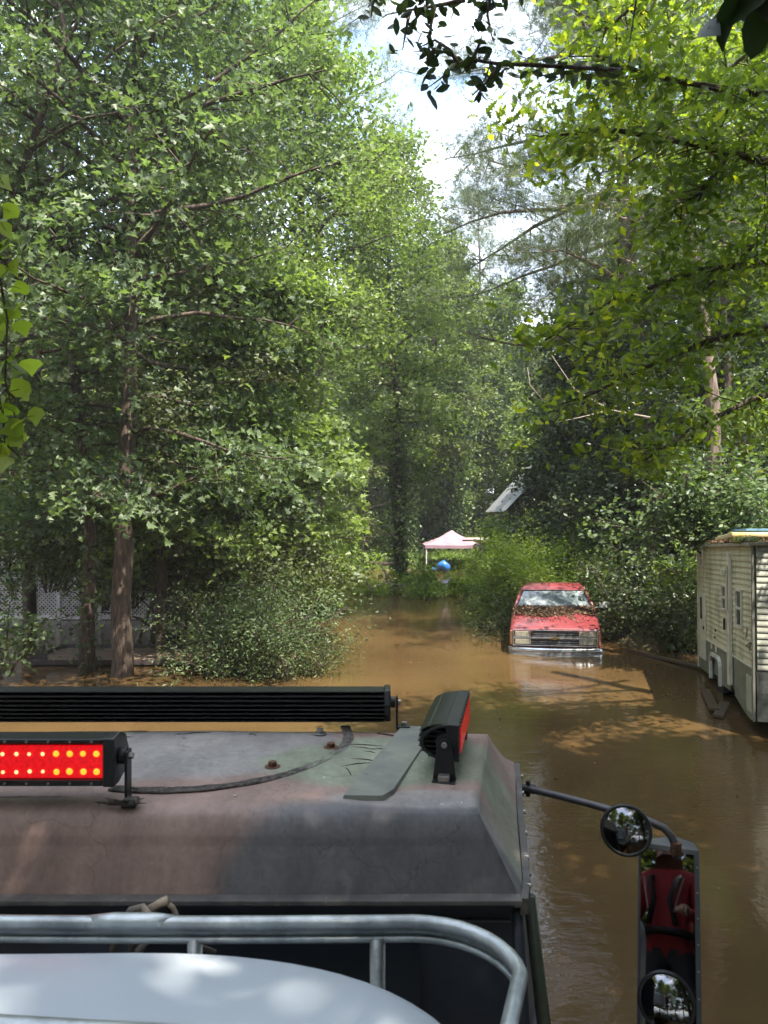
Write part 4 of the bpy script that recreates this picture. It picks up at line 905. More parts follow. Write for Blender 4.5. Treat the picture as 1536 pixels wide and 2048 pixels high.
# awning arm / door strip, roof edge
ubox('awning_arm', 1.30, 1.42, .16, HT - .20, .05, m_tr, .02)
ubox('awning_arm', 1.46, 1.58, .13, HT - .13, .03, m_tr, .018)
ubox('arm_slot', 1.335, 1.385, 1.30, HT - .34, .006, m_skirt, .0702)
def window(u0, u1, w0, w1, par=tr):
    f = MB()
    fw = .035
    for (a, b_, c_, d_) in ((u0, u0 + fw, w0, w1), (u1 - fw, u1, w0, w1), (u0 + fw, u1 - fw, w0, w0 + fw), (u0 + fw, u1 - fw, w1 - fw, w1), (u0 + fw, u1 - fw, (w0 + w1) / 2 - .018, (w0 + w1) / 2 + .018)):
        f.box(((a + b_) / 2, -.032, (c_ + d_) / 2), (b_ - a, .03, d_ - c_))
    o = f.build('window', m_tr, par, bevel=.003)
    MB().box(((u0 + u1) / 2, -.020, (w0 + w1) / 2), (u1 - u0 - .05, .006, w1 - w0 - .05)).build('pane', m_glass2, o)
    return o
m_glass2 = mat('dark_pane', (.05, .055, .045), .12, spec=.7, scale=4)
window(.60, .98, 1.09, 1.66); window(1.66, 2.02, 1.26, 1.68); window(3.72, 4.02, 1.92, 2.25)
# narrow door at the far end
d = ubox('door', 3.50, 4.12, .22, 1.42, .022, m_tr, .018); ubox('door_window', 3.78, 3.95, .95, 1.36, .006, m_glass2, .042); ubox('door_handle', 3.56, 3.62, .78, .84, .02, m_black, .041)
# wheel arch trim
pts = [(2.22, -.03, .0), (2.22, -.03, .30), (2.26, -.03, .37), (2.34, -.03, .425), (2.92, -.03, .425), (3.0, -.03, .37), (3.04, -.03, .30), (3.04, -.03, .0)]
mb = MB(); 
for a, b_ in zip(pts, pts[1:]):
    a, b_ = Vector(a), Vector(b_); dd = (b_ - a); c_ = (a + b_) / 2; ang = math.atan2(dd.z, dd.x); mb.box(c_, (dd.length + .03, .05, .055), Matrix.Rotation(-ang, 3, 'Y'))
mb.build('wheel_arch', mat('arch_white', (.55, .55, .48), .5), tr, bevel=.004)
MB().cyl((2.63, .05, .06), (2.63, .28, .06), .33, 24).build('wheel', m_rub, tr)
ubox('hatch_door', .13, .42, -.02, .48, .012, mat('hatch_cream', (.40, .40, .29), .55, dirt=((.2, .2, .12), 7, .6)), .010)
ubox('vent_cover', 2.95, 3.06, .50, .60, .012, m_tr, .012); ubox('socket_cover', 2.52, 2.62, .50, .62, .02, m_tr, .012)
ubox('grab_handle', 1.76, 1.79, .96, 1.14, .03, m_black, .03); ubox('porch_lamp', 1.78, 1.90, HT - .50, HT - .40, .06, m_tr, .02)
ubox('light_cover', 2.60, 2.66, .84, .88, .012, m_rub, .018); ubox('light_cover', 2.64, 2.70, .72, .76, .012, m_rub, .018)
# peeling decal strokes near the front corner
mb = MB(); pts = [(.58 - .5 * math.sin(R(a)) * .9, -.0215, .78 + .15 * math.sin(R(a * 1.2)) + .02) for a in range(20, 125, 8)]
mb.tube(pts, .009, 4); mb.tube([(p[0] + .02, p[1], p[2] - .045) for p in pts[2:]], .006, 4); mb.tube([(.42, -.021, .98), (.35, -.021, 1.06), (.33, -.021, 1.14)], .008, 4)
mb.build('swoosh_decal', mat('decal_brown', (.16, .13, .10), .6), tr)
# roof
mb = MB(); n = 9; vs = []
for X_ in (-.06, LT + .05):
    for i in range(n): y = -.07 + (WT + .14) * i / (n - 1); vs.append((X_, y, HT + .01 + .05 * math.sin(math.pi * i / (n - 1))))
    for i in range(n): y = -.07 + (WT + .14) * i / (n - 1); vs.append((X_, y, HT - .035 + .03 * math.sin(math.pi * i / (n - 1))))
o_ = 2 * n
for i in range(n - 1): mb.f += [(i, i + 1, o_ + i + 1, o_ + i), (n + i, o_ + n + i, o_ + n + i + 1, n + i + 1), (i, n + i, n + i + 1, i + 1), (o_ + i, o_ + i + 1, o_ + n + i + 1, o_ + n + i)]
mb.f += [(0, o_, o_ + n, n), (n - 1, 2 * n - 1, o_ + 2 * n - 1, o_ + n - 1)]; mb.v = vs; mb.mi = [0] * len(mb.f)
mb.build('trailer_roof', mat('roof_cream', (.38, .36, .28), .7, dirt=((.24, .13, .08), 5, .48)), tr)
TM = tr.matrix_world.copy()
def T(u, v, w_): return TM @ Vector((u, v, w_))
rg = np.random.default_rng(14)
ps = [tuple(T(rg.uniform(1.4, 4.3), abs(rg.normal(0, .5)) * 1 - .04, HT + .03 + rg.uniform(0, .06))) for _ in range(1300)]
tag(link('roof_litter', leaves_mesh('trailer_litter', np.array(ps), .06 * rg.uniform(.5, 1.4, 1300), rg.uniform(.2, 1, 1300), M['litter'], 'narrow', 7, .05, 1.2)), 'rust coloured pine straw strewn over the camper trailer roof', 'leaves', kind='stuff')
# moss and fern tuft hanging over the roof edge
def tuft(name, label, centre, n, ln, wd, m, spread, up, seed, cat='plant', flat=.3):
    rg = np.random.default_rng(seed); base = np.array(centre) + rg.normal(size=(n, 3)) * np.array([spread, spread, spread * flat])
    d = rg.normal(size=(n, 3)) * .7; d[:, 2] = np.abs(d[:, 2]) * .4 + up; d /= np.linalg.norm(d, axis=1)[:, None]
    s = np.cross(d, rg.normal(size=(n, 3))); s /= np.linalg.norm(s, axis=1)[:, None]; L_ = ln * rg.uniform(.5, 1.1, (n, 1))
    mid = base + d * L_ * .55; tip = base + d * L_ * .8; tip[:, 2] -= (L_[:, 0] * .35); 
    co = np.stack([base - s * wd * .5, base + s * wd * .5, mid + s * wd * .5, mid - s * wd * .5, tip], 1)
    me = raw_mesh(name, co.reshape(-1, 3), [(0, 1, 2, 3), (3, 2, 4)], n, 5, rg.uniform(0, 1, n), m)
    return tag(link(name, me), label, cat, kind='stuff' )
o = tuft('moss_clump', 'dark mossy fern clump drooping over the camper roof edge', T(.50, .02, HT + .03), 900, .13, .009, M['small'], .07, .2, 3)
o = tuft('spiky_grass', 'bright green spiky grass growing up behind the camper roof', T(.4, 2.1, HT + .25), 500, .8, .014, M['grassy'], .16, 1.0, 4)
pl = MB().box((0, 0, 0), (1.4, .75, .07)).build('plastic_panel', mat('panel_cream', (.62, .60, .45), .5, scale=2, col2=(.62, .42, .12)), bevel=.02); pl.matrix_world = TM @ Matrix.Translation((2.3, .42, HT + .13)) @ Matrix.Rotation(.04, 4, 'Y'); tag(pl, 'cream and yellow panel lying flat on the camper roof', 'panel')
pl = MB().box((0, 0, 0), (1.1, .45, .04)).build('blue_board', mat('board_blue', (.10, .22, .36), .5), bevel=.008); pl.matrix_world = TM @ Matrix.Translation((2.5, .55, HT + .25)) @ Matrix.Rotation(-.02, 4, 'Y'); tag(pl, 'faded blue board on top of the cream panel on the camper roof', 'board')
# planks jammed under the camper
m_wet = mat('wet_wood', (.09, .065, .04), .5, scale=10, streak=(1, 6, 6))
for i, (c_, ln, rz, lb_) in enumerate((((5.28, 12.0, .05), 1.5, 1.25, 'wet dark plank floating under the camper by its wheel arch'), ((5.22, 11.45, .03), 1.0, 1.05, 'short wet plank floating under the camper door strip'), ((5.9, 15.4, .04), 2.6, 1.9, 'long wet timber at the far end of the camper'))):
    o = MB().box((0, 0, 0), (ln, .14, .05)).build('plank', m_wet, bevel=.006); o.location = c_; o.rotation_euler = (.05, .02, rz); tag(o, lb_, 'plank')

# ------------------------------------------------------------------ far clearing: canopies, barrel, shed
m_can = mat('canopy_pink', (.31, .205, .245), .8, scale=2, col2=(.24, .155, .19)); m_pole = mat('pole_white', (.6, .6, .58), .5)
def canopy(name, c_, hw, ze, zp, label, m, dip=.0, legs=True, seed=0):
    root = thing(name, (c_[0], c_[1], 0), label, 'canopy'); n = 12; vs = []; fs = []
    for j in range(n + 1):
        for i in range(n + 1):
            x = -1 + 2 * i / n; y = -1 + 2 * j / n; r_ = max(abs(x), abs(y)); z = ze + (zp - ze) * (1 - r_) ** 1.25 + .07 * noise.noise(Vector((x * 2, y * 2, seed)))
            z -= .06 * (1 - min(1, abs(abs(x) - abs(y)))) * 0
            vs.append((x * hw, y * hw, z))
    for j in range(n):
        for i in range(n): a = j * (n + 1) + i; fs.append((a, a + 1, a + n + 2, a + n + 1))
    MB().add(vs, fs).build('canopy_top', m, root, smooth=True)
    mb = MB()
    for (a, b_) in (((-1, -1), (1, -1)), ((1, -1), (1, 1)), ((1, 1), (-1, 1)), ((-1, 1), (-1, -1))):
        for i in range(8):
            p0 = Vector((a[0] + (b_[0] - a[0]) * i / 8, a[1] + (b_[1] - a[1]) * i / 8, 0)) * hw; p1 = Vector((a[0] + (b_[0] - a[0]) * (i + 1) / 8, a[1] + (b_[1] - a[1]) * (i + 1) / 8, 0)) * hw
            zz = lambda p: ze + .07 * noise.noise(Vector((p.x / hw * 2, p.y / hw * 2, seed)))
            mb.add([(p0.x, p0.y, zz(p0)), (p1.x, p1.y, zz(p1)), (p1.x, p1.y, zz(p1) - .17), (p0.x, p0.y, zz(p0) - .17)], [(0, 1, 2, 3)])
    mb.build('valance', m, root)
    for x in (-1, 1):
        for y in (-1, 1): MB().cyl((x * hw * .96, y * hw * .96, -.6), (x * hw * .96, y * hw * .96, ze), .035, 8).build('leg', m_pole, root)
    return root
canopy('pop_up_canopy', (3.80, 41.4), 1.58, 1.42, 2.22, 'sun-faded pink pop-up canopy with white legs standing at the water edge', m_can, seed=1)
pg = thing('pergola', (5.45, 40.5, 0), 'flat shade awning on dark braced posts beside the pink canopy', 'pergola')
MB().box((0, 1.1, 1.72), (2.3, 2.6, .06)).build('awning_roof', mat('awning_tan', (.42, .36, .32), .8), pg, bevel=.02)
MB().box((.25, -.12, 1.60), (1.7, .08, .14)).build('beam', m_wet, pg)
for x in (-.15, .95):
    MB().box((x, -.12, .5), (.12, .12, 2.2)).build('post', m_wet, pg)
    for s in (-1, 1): MB().box((x + s * .16, -.12, 1.40), (.36, .07, .07), Matrix.Rotation(s * -.8, 3, 'Y')).build('brace', m_wet, pg)
mb = MB()
for i in range(10): mb.box((.0 + i * .14, 1.2, 1.0), (.12, .03, 1.2))
tag(mb.build('back_boards', mat('board_pale', (.40, .38, .38), .8), pg), kind='stuff')
m_blue = mat('blue_plastic', (.03, .16, .50), .35, scale=4)
br = thing('blue_tub', P(878, 1138, 38.5), 'blue plastic tub lying tipped at the water edge under the pink canopy', 'tub')
mb = MB(); mb.tube([(-.05, 0, .0), (.05, -.02, .16), (.22, -.05, .22), (.36, -.06, .12), (.40, -.04, -.15)], [.10, .19, .26, .24, .18], 16); mb.build('tub_body', m_blue, br, smooth=True)
mb = MB(); mb.box((-.28, -.05, .02), (.34, .22, .10), Matrix.Rotation(.3, 3, 'Y')); mb.build('tub_lid', m_blue, br, bevel=.03)
tb = thing('teal_tub', P(932, 1166, 30.0), 'small turquoise tub caught in the bush left of the pickup', 'tub')
mb = MB(); mb.tube([(-.16, 0, -.1), (.0, -.01, .0), (.18, 0, .02)], [.16, .14, .13], 14); mb.build('tub_body', mat('teal_plastic', (.03, .36, .42), .4), tb, smooth=True)
# shed with corrugated roof behind the trees, right
sh = thing('shed', (7.5, 36, 0), 'weathered shed with a silver corrugated roof hidden in the trees behind the pickup', 'shed')
mb = MB(); n = 44
for s in (-1, 1):
    for k in range(n + 1):
        yy = -3.2 + 6.4 * k / n; dz = .03 * (k % 2)
        mb.v += [(s * -2.15, yy, 3.20 + dz), (0, yy, 5.55 + dz)]
for s in range(2):
    for k in range(n): a = s * 2 * (n + 1) + 2 * k; mb.f.append((a, a + 1, a + 3, a + 2))
mb.mi = [0] * len(mb.f); mb.build('roof', mat('tin_roof', (.46, .48, .50), .4, metal=.5, scale=3, dirt=((.25, .17, .12), 2.5, .55)), sh)
mb = MB(); mb.prism([(-1.95, -.8), (1.95, -.8), (1.95, 3.38), (0, 5.45), (-1.95, 3.38)], 'y', -3.0, 3.0); mb.build('wall', mat('shed_wall', (.09, .07, .055), .9, scale=6, streak=(6, 6, .4)), sh)
for i in range(26): MB().box((-1.9 + i * .15, -3.02, 1.3), (.13, .03, 4.0)).build('plank', m_wet, sh)
MB().box((-.6, -3.05, 1.6), (.8, .05, 1.0)).build('window', m_glass2, sh); MB().box((-2.1, -3.2, 1.2), (.14, .14, 4.1)).build('post', m_wet, sh)

# ------------------------------------------------------------------ left bank clutter
m_rail = mat('rail_steel', (.055, .04, .04), .55, scale=10, dirt=((.2, .1, .07), 8, .6))
ut = thing('utility_trailer', (-4.5, 15.4, 0), 'low dark flatbed utility trailer awash among the left tree trunks', 'trailer')
MB().box((0, -.55, .085), (5.5, .06, .10)).build('side_rail', m_rail, ut, bevel=.005); MB().box((0, 1.1, .12), (5.5, .06, .08)).build('side_rail', m_rail, ut, bevel=.005)
for x in (-2.72, 2.72): MB().box((x, .27, .085), (.06, 1.6, .09)).build('end_rail', m_rail, ut, bevel=.005)
for i in range(9): MB().box((0, -.42 + i * .175, .055 + .004 * (i % 2)), (5.36, .155, .03)).build('deck_plank', mat('deck_wood', (.20, .14, .10), .7, scale=9, streak=(.4, 5, 5)) if i == 0 else bpy.data.materials['deck_wood'], ut)
mb = MB(); mb.add([(-2.6, -.5, .1), (-2.28, -.5, .1), (-2.35, -.5, .45), (-2.42, -.5, .40), (-2.6, -.46, .1), (-2.28, -.46, .1), (-2.35, -.46, .45), (-2.42, -.46, .40)], [(0, 1, 2, 3), (7, 6, 5, 4), (0, 4, 5, 1), (1, 5, 6, 2), (2, 6, 7, 3), (3, 7, 4, 0)]); mb.build('wheel_stop', m_rail, ut, bevel=.004)
mb = MB(); mb.box((1.6, .2, .28), (1.3, .6, .30)); mb.build('tool_box', m_rail, ut, bevel=.03)
sw = thing('post_frame', (P(328, 1170, 18).x, 18, 0), 'dark wooden posts splayed like a tripod in the floodwater behind the big trunk', 'wooden frame')
ap = Vector((0, 0, 1.55))
for (px, py) in ((268, 1212), (296, 1262), (352, 1262), (378, 1262)):
    e = P(px, py, 18) - Vector(sw.location); e.z = -.3; d_ = (e - ap)
    MB().tube([ap + Vector((d_.x * .05, 0, .1)), ap + d_], .062, 8).build('leg', m_wet, sw)
MB().box((0, .1, 1.5), (1.1, .12, .12)).build('crossbeam', m_wet, sw)
MB().box((.1, .0, .32), (1.6, .5, .05)).build('shelf', mat('shelf_pale', (.55, .48, .46), .7), sw)
# porch with white lattice skirt
pw = thing('lattice_porch', (-9.2, 21.5, 0), 'white lattice porch panels half hidden behind the left trees', 'porch')
m_lat = mat('lattice_white', (.72, .68, .68), .6, scale=5)
pX = [P(x, 0, 21.5).x + 9.2 for x in (-60, 70, 118, 200, 300)]
mb = MB(); x0, x1, z0, z1 = pX[0], pX[4], .1, 1.85
sp_ = .115; wd = .034
for s in (-1, 1):
    k = -int((z1 - z0) / sp_) - 2
    while k * sp_ < (x1 - x0) + (z1 - z0):
        xs0 = x0 + k * sp_
        # segment clipped to panel
        if s == 1: a, b_ = Vector((xs0, z0)), Vector((xs0 + (z1 - z0), z1))
        else: a, b_ = Vector((xs0, z1)), Vector((xs0 + (z1 - z0), z0))
        t0 = max(0, (x0 - a.x) / (b_.x - a.x)); t1 = min(1, (x1 - a.x) / (b_.x - a.x))
        if t1 > t0:
            p, q = a.lerp(b_, t0), a.lerp(b_, t1); dd = q - p
            if dd.length > .05: mb.box(((p.x + q.x) / 2, .02 * s, (p.y + q.y) / 2), (dd.length, .008, wd), Matrix.Rotation(-math.atan2(dd.y, dd.x), 3, 'Y'))
        k += 1
tag(mb.build('lattice', m_lat, pw), kind='stuff')
for x in pX: MB().box((x, 0, 1.0), (.10, .10, 2.4)).build('post', m_lat, pw)
MB().box(((x0 + x1) / 2, 0, 1.9), (x1 - x0, .10, .12)).build('top_rail', m_lat, pw); MB().box(((x0 + x1) / 2, 0, .08), (x1 - x0, .09, .12)).build('bottom_rail', m_lat, pw)
MB().box(((x0 + x1) / 2, 1.8, 1.9), (x1 - x0, 3.2, .08)).build('porch_deck', mat('porch_brown', (.22, .16, .13), .8), pw)
MB().box(((x0 + x1) / 2, 3.5, 2.2), (x1 - x0, .1, 5.2)).build('house_wall', mat('house_wall', (.20, .17, .15), .8, streak=(1, 1, 6)), pw)
# sunken dark car with chrome bumper, middle left
ps_ = thing('sunken_car', (-2.35, 25.6, 0), 'dark half-sunk car under the bright branches, chrome bumper and red tail light at the waterline', 'car', rz=R(6))
loft([[(x, y, z) for (y, z) in ((-.05, -.3), (-.08, .12), (-.02, .42), (.5, .50), (.95, .88), (2.3, .93), (3.2, .55), (4.2, .45), (4.3, -.3))] for x in (-.84, .84)], 'body', mat('car_dark', (.03, .03, .035), .25, coat=.5), ps_, smooth=False, bevel=.05)
MB().add([(-.68, .52, .53), (.68, .52, .53), (.60, .90, .87), (-.60, .90, .87)], [(0, 1, 2, 3)]).build('rear_window', m_glass, ps_)
bpy.data.objects[-1] if False else None
MB().box((0, -.14, .10), (1.7, .10, .10)).build('bumper', m_chrome, ps_, bevel=.03)
for s in (-1, 1): MB().box((s * .64, -.105, .27), (.28, .05, .10)).build('tail_light', mat('tail_red', (.35, .01, .02), .3), ps_, bevel=.01)
MB().box((0, 1.6, .985), (1.3, 1.5, .03)).build('roof_panel', mat('roof_pale', (.45, .46, .47), .5), ps_, bevel=.01)
mp_ = thing('leaning_post', (P(684, 0, 25.2).x, 25.2, 0), 'weathered forked post leaning in the water beside the sunken car', 'post')
MB().tube([(.0, 0, -.4), (.02, 0, .3), (.10, 0, .62), (.04, 0, .75)], [.07, .06, .05, .05], 8).build('upright', M['bark_dead'], mp_, smooth=True)
MB().tube([(-.22, 0, -.4), (-.10, 0, .3), (.04, 0, .66)], [.045, .04, .035], 8).build('prop', M['bark_dead'], mp_, smooth=True)

# ------------------------------------------------------------------ trees
def path(*pts, jit=0): return [P(px, py, Y) for (px, py, Y) in pts]
def base_at(px, Y, z=-.8): return Vector(((px - 768) / FPX * Y, Y, z))
# --- left foreground trees
def keepL(p):     # crowns open towards the flooded lane and lift above the clutter
    px = p[:, 0] / p[:, 1] * FPX + 768; py = 1031 - (p[:, 2] - CAM_Z) / p[:, 1] * FPX
    return (p[:, 0] < -.3) & (p[:, 1] > 6) & ((p[:, 2] > 1.75) | (px > 400))
t1 = tree('sweetgum_tree', 'tallest left sweetgum with thick furrowed trunk rising from the floodwater', [base_at(243, 14)] + path((245, 1200, 14), (248, 1000, 14), (258, 700, 14), (262, 450, 14), (262, 200, 14), (285, -50, 14), (300, -500, 14)),
          .205, (3.0, 18, 4.3, None), 58, 9, 20, .135, M['gum'], shape='star', seed=11, sig=(.34, .20), keep=keepL)
t2 = tree('sweetgum_tree', 'slimmer left tree with vines climbing its trunk, beside the tallest sweetgum', [base_at(176, 14.4)] + path((176, 1250, 14.4), (180, 1080, 14.4), (165, 850, 14.6), (140, 620, 15), (130, 400, 15), (95, 200, 15), (80, -200, 15)),
          .15, (3.0, 15.5, 3.4, None), 40, 8, 19, .125, M['gum'], seed=12, sig=(.34, .2), keep=keepL, ivy=(.2, 3.4, 420, .12, .5))
tree('sweetgum_tree', 'leaning dark-limbed tree at the far left edge of the photo', [base_at(-120, 13)] + path((-110, 1000, 13), (-60, 600, 13), (60, 300, 12.5), (130, 80, 12), (90, -100, 12), (60, -300, 12)),
     .16, (4.0, 14, 3.6, None), 36, 8, 18, .12, M['gum'], seed=13, keep=keepL)
tree('sweetgum_tree', 'small thin-trunked tree just right of the tallest sweetgum', [base_at(322, 16)] + path((325, 1250, 16), (322, 1000, 16), (318, 800, 16.2), (330, 600, 16.5), (335, 300, 17)),
     .12, (2.6, 11.5, 3.0, None), 38, 8, 20, .11, M['small'], seed=14, sig=(.3, .2), keep=keepL)
def keepB(p):
    px = p[:, 0] / p[:, 1] * FPX + 768; return (px < 735) & (p[:, 2] > .9)
tree('sweetgum_tree', 'bright green sweetgum spreading low towards the lane, in full sun', [base_at(470, 17.5)] + path((475, 1100, 17.5), (500, 900, 17.5), (520, 700, 17.5), (540, 560, 17.5)),
     .13, (1.9, 8.2, 3.3, lambda f: .95 - .55 * f), 48, 9, 20, .15, M['gum_bright'], shape='star', seed=15, sig=(.33, .2), elev=(-.18, .6), keep=keepB)
tree('vine_clad_tree', 'tall tree with an ivy-sleeved trunk in the middle of the left wall', [base_at(600, 22)] + path((600, 900, 22), (598, 700, 22), (604, 450, 22), (600, 250, 22), (596, 80, 22)),
     .20, (7.5, 17.6, 3.9, lambda f: 1.0 - .62 * f ** 1.6), 58, 9, 22, .15, M['gum_bright'], seed=16, sig=(.42, .3), ivy=(2.5, 11.5, 3600, .16, .8))
tree('sweetgum_tree', 'rounded pale-green tree right of the vine-clad trunk, edging the sky gap', [base_at(800, 29)] + path((795, 900, 29), (780, 600, 29), (775, 400, 29), (770, 300, 29)),
     .2, (5.2, 17.6, 2.7, None), 56, 8, 20, .17, M['gum_bright'], seed=17, sig=(.42, .3), ivy=(.5, 8, 3000, .17, .8))
tree('sweetgum_tree', 'dark filler tree behind the twin left trunks', [base_at(60, 20)] + path((60, 900, 20), (90, 500, 20), (80, 100, 20), (80, -150, 20)), .18, (4, 18.5, 4.6, None), 56, 8, 20, .16, M['small'], seed=18, sig=(.4, .25))
tree('sweetgum_tree', 'tree between the tallest sweetgum and the vine-clad trunk', [base_at(425, 20.5)] + path((425, 900, 20.5), (430, 500, 20.5), (420, 250, 20.5), (425, 60, 20.5)), .18, (3.4, 17.5, 4.0, None), 58, 8, 22, .15, M['gum'], seed=19, sig=(.4, .25))
# pine at the back left
tree('pine_tree', 'tall pine whose needled top stands over the left wall against the sky', [base_at(640, 31)] + path((640, 900, 31), (635, 300, 31), (630, 60, 31), (625, -250, 31)), .24, (14.5, 29, 4.0, None), 40, 7, 13, .30, M['needle'], bark='bark_pine', seed=20, sig=(.28, .22), needles=True, cat='tree')
# --- undergrowth on the left
def bush(name, label, c_, rad, h_, n, lsize, m, seed, shape='diamond', stems=9, cat='bush', sig=.16, keep=None, trs=1.0, droop=.35):
    rnd = random.Random(seed); rg = np.random.default_rng(seed); root = thing(name, c_, label, cat); mb = MB(); cl = []
    for i in range(stems):
        an = rnd.uniform(0, 6.28); q = math.sqrt(rnd.random()); st = Vector((rad[0] * .35 * q * math.cos(an), rad[1] * .35 * q * math.sin(an), -.5))
        d_ = Vector((math.cos(an) * rad[0], math.sin(an) * rad[1], h_ * rnd.uniform(.5, 1.1))).normalized()
        ln = rnd.uniform(.75, 1.1) * (math.sqrt((math.cos(an) * rad[0]) ** 2 + (math.sin(an) * rad[1]) ** 2) * .75 + h_ * .45) + .4
        lp = branch_path(rnd, st, d_ + Vector((0, 0, .6)), ln, 7, .17, -.09)
        mb.tube(lp, [.028 * trs * (1 - .8 * j / 7) for j in range(8)], 5)
        for j in range(14):
            k = rnd.randint(2, 6); p = lp[k].lerp(lp[k + 1], rnd.random()); sp2 = branch_path(rnd, p, Vector((rnd.gauss(0, 1), rnd.gauss(0, 1), rnd.gauss(.1, .6))), ln * rnd.uniform(.15, .32), 3, .2, -.06)
            mb.tube(sp2, [.008 * trs, .006 * trs, .004 * trs, .002], 3, caps=False); cl += sp2[1:]
    mb.build('stems', M['bark'], root, smooth=True)
    cl = np.array([tuple(p) for p in cl]); per = max(1, n // len(cl)); N_ = per * len(cl)
    pos = np.repeat(cl, per, 0) + rg.normal(size=(N_, 3)) * sig; cv = np.repeat(rg.uniform(.1, .8, len(cl)), per) + rg.uniform(-.2, .2, N_)
    k = pos[:, 2] + c_[2] > .01; 
    if keep is not None: k &= keep(pos + np.array(c_))
    pos = pos[k]; cv = cv[k]
    o = link('foliage', leaves_mesh('foliage', pos, lsize * rg.uniform(.6, 1.2, len(pos)), cv, m, shape, seed, droop), root); o['kind'] = 'stuff'
    return root
def keepU(p): return p[:, 2] > 1.35 + .25 * np.sin(p[:, 0] * 2.3)
bush('flooded_shrub', 'fine-leaved shrub standing in the water just beyond the light bar, left of centre', base_at(515, 14.4, 0), (1.0, 1.1), 2.6, 22000, .09, M['gum'], 31, 'narrow', 26, sig=.15)
bush('flooded_shrub', 'lower sprays of the fine-leaved shrub reaching the water near the lane', base_at(580, 14.0, 0), (.5, .5), .9, 4200, .08, M['small'], 32, 'narrow', 12, sig=.12)
bush('understory_bush', 'brownish-green thicket behind the big trunk on the left', base_at(400, 17.5, .4), (2.2, 1.5), 4.4, 20000, .11, M['small'], 33, stems=22, sig=.22, keep=keepU)
bush('understory_bush', 'tall thicket rising behind the utility trailer', base_at(230, 18.5, 1.2), (2.4, 1.4), 3.9, 17000, .12, M['gum'], 34, stems=22, sig=.22, keep=keepU)
bush('understory_bush', 'dark thicket at the far left behind the lattice gap', base_at(90, 18.0, 1.7), (2.4, 1.5), 3.6, 16000, .12, M['gum'], 35, stems=20, sig=.22, keep=keepU)
bush('understory_bush', 'low leafy branches at the left edge hanging near the water', base_at(-10, 13.2, .65), (.9, .8), 1.4, 2600, .12, M['gum'], 36, stems=10, sig=.14)
bush('understory_bush', 'bright sunlit mass of leaves arching over the sunken car', base_at(650, 22.5, .55), (1.1, 1.2), 1.9, 7500, .14, M['gum_bright'], 37, stems=16, sig=.2, keep=lambda p: (p[:, 2] > .45) & (p[:, 0] < -.55))
bush('understory_bush', 'thicket under the vine-clad tree', base_at(480, 24, .9), (2.4, 1.5), 6.5, 20000, .15, M['far'], 38, stems=20, sig=.3, keep=lambda p: p[:, 2] > .5)
# --- fallen branches and bank plants, middle
def keepF(p): return p[:, 2] < 1.3
bush('fallen_branch', 'leafy fallen limb lying in the water across the lane, right part', base_at(885, 28.3, .28), (1.5, .8), .4, 8500, .17, M['sprig'], 41, trs=.5, stems=18, sig=.16, cat='branch', keep=keepF)
bush('fallen_branch', 'pale broken branches with sparse leaves in the water, left part', base_at(770, 28.8, .25), (1.4, .7), .4, 3000, .16, M['sprig'], 42, stems=12, sig=.14, cat='branch', keep=keepF, trs=.6)
dm = thing('dead_branch', base_at(800, 28.0, 0), 'bare bleached forked branch sticking out of the water in mid lane', 'branch'); rnd = random.Random(8); mb = MB()
for (a, b_, c_) in (((-1.1, 0, .25), (-.5, 0, .5), (.0, 0, .38)), ((0, 0, .38), (.4, 0, .45), (.55, 0, .0)), ((.0, 0, .36), (.8, 0, .0), (1.0, 0, -.1)), ((-1.1, 0, .25), (-1.4, 0, .7), (-1.5, 0, .9)), ((-.5, 0, .5), (-.55, .1, .9), (-.75, .1, 1.15)), ((.4, 0, .45), (.5, 0, .85), (.42, 0, 1.05))):
    mb.tube([a, b_, c_], [.045, .035, .02], 6)
mb.build('limb', M['bark_dead'], dm, smooth=True)
bush('willow_bush', 'light green bush at the left side of the red pickup', base_at(1082, 20.8, .72), (1.3, 1.4), 2.5, 24000, .12, M['sprig'], 43, 'narrow', 26, sig=.18, droop=.1)
bush('willow_bush', 'low skirt of the light green bush dipping into the water', base_at(1020, 20.3, 0), (1.1, .9), .9, 7000, .12, M['gum_bright'], 431, 'narrow', 14, sig=.15)
bush('willow_bush', 'low dark spray between the bush and the pickup grille at the waterline', base_at(985, 18.3, 0), (.5, .6), .55, 2400, .10, M['small'], 44, 'narrow', 10, sig=.1)
bush('bank_plant', 'leafy plant on the grassy bank left of the canopy', base_at(795, 43, .3), (.8, .6), 1.1, 1600, .18, M['gum_bright'], 45, stems=10, sig=.14)
for dx, dy, lb_ in ((-1.6, 0, 'bright weeds at the left of the grassy bank'), (-.6, .8, 'bright weeds in the middle of the grassy bank'), (2.6, 1.2, 'bright weeds right behind the blue tub')): bush('bank_plant', lb_, base_at(790, 42, .3) + Vector((dx, dy, 0)), (.8, .5), .5, 1500, .15, M['sprig'], int(460 + dx * 10), stems=9, sig=.14, trs=.5)
bush('bank_plant', 'dark mound of shrubs behind the canopy legs', base_at(930, 46, .3), (2.0, 1.2), 1.6, 5000, .2, M['far'], 46, stems=14, sig=.25)
rg = np.random.default_rng(77); n = 30000; gx_ = rg.uniform(-6, 9, n); gy_ = rg.uniform(37.5, 50, n)
hz = np.array([ground_h(x, y) for x, y in zip(gx_, gy_)]); k = hz > -.03; gx_, gy_, hz = gx_[k], gy_[k], hz[k]; n = len(gx_)
base = np.stack([gx_, gy_, hz], 1); d_ = rg.normal(size=(n, 3)) * .35; d_[:, 2] = 1; L_ = rg.uniform(.12, .45, (n, 1)) * (1 + .6 * np.sin(gx_ * 1.7 + gy_)[:, None]).clip(.5, 1.6)
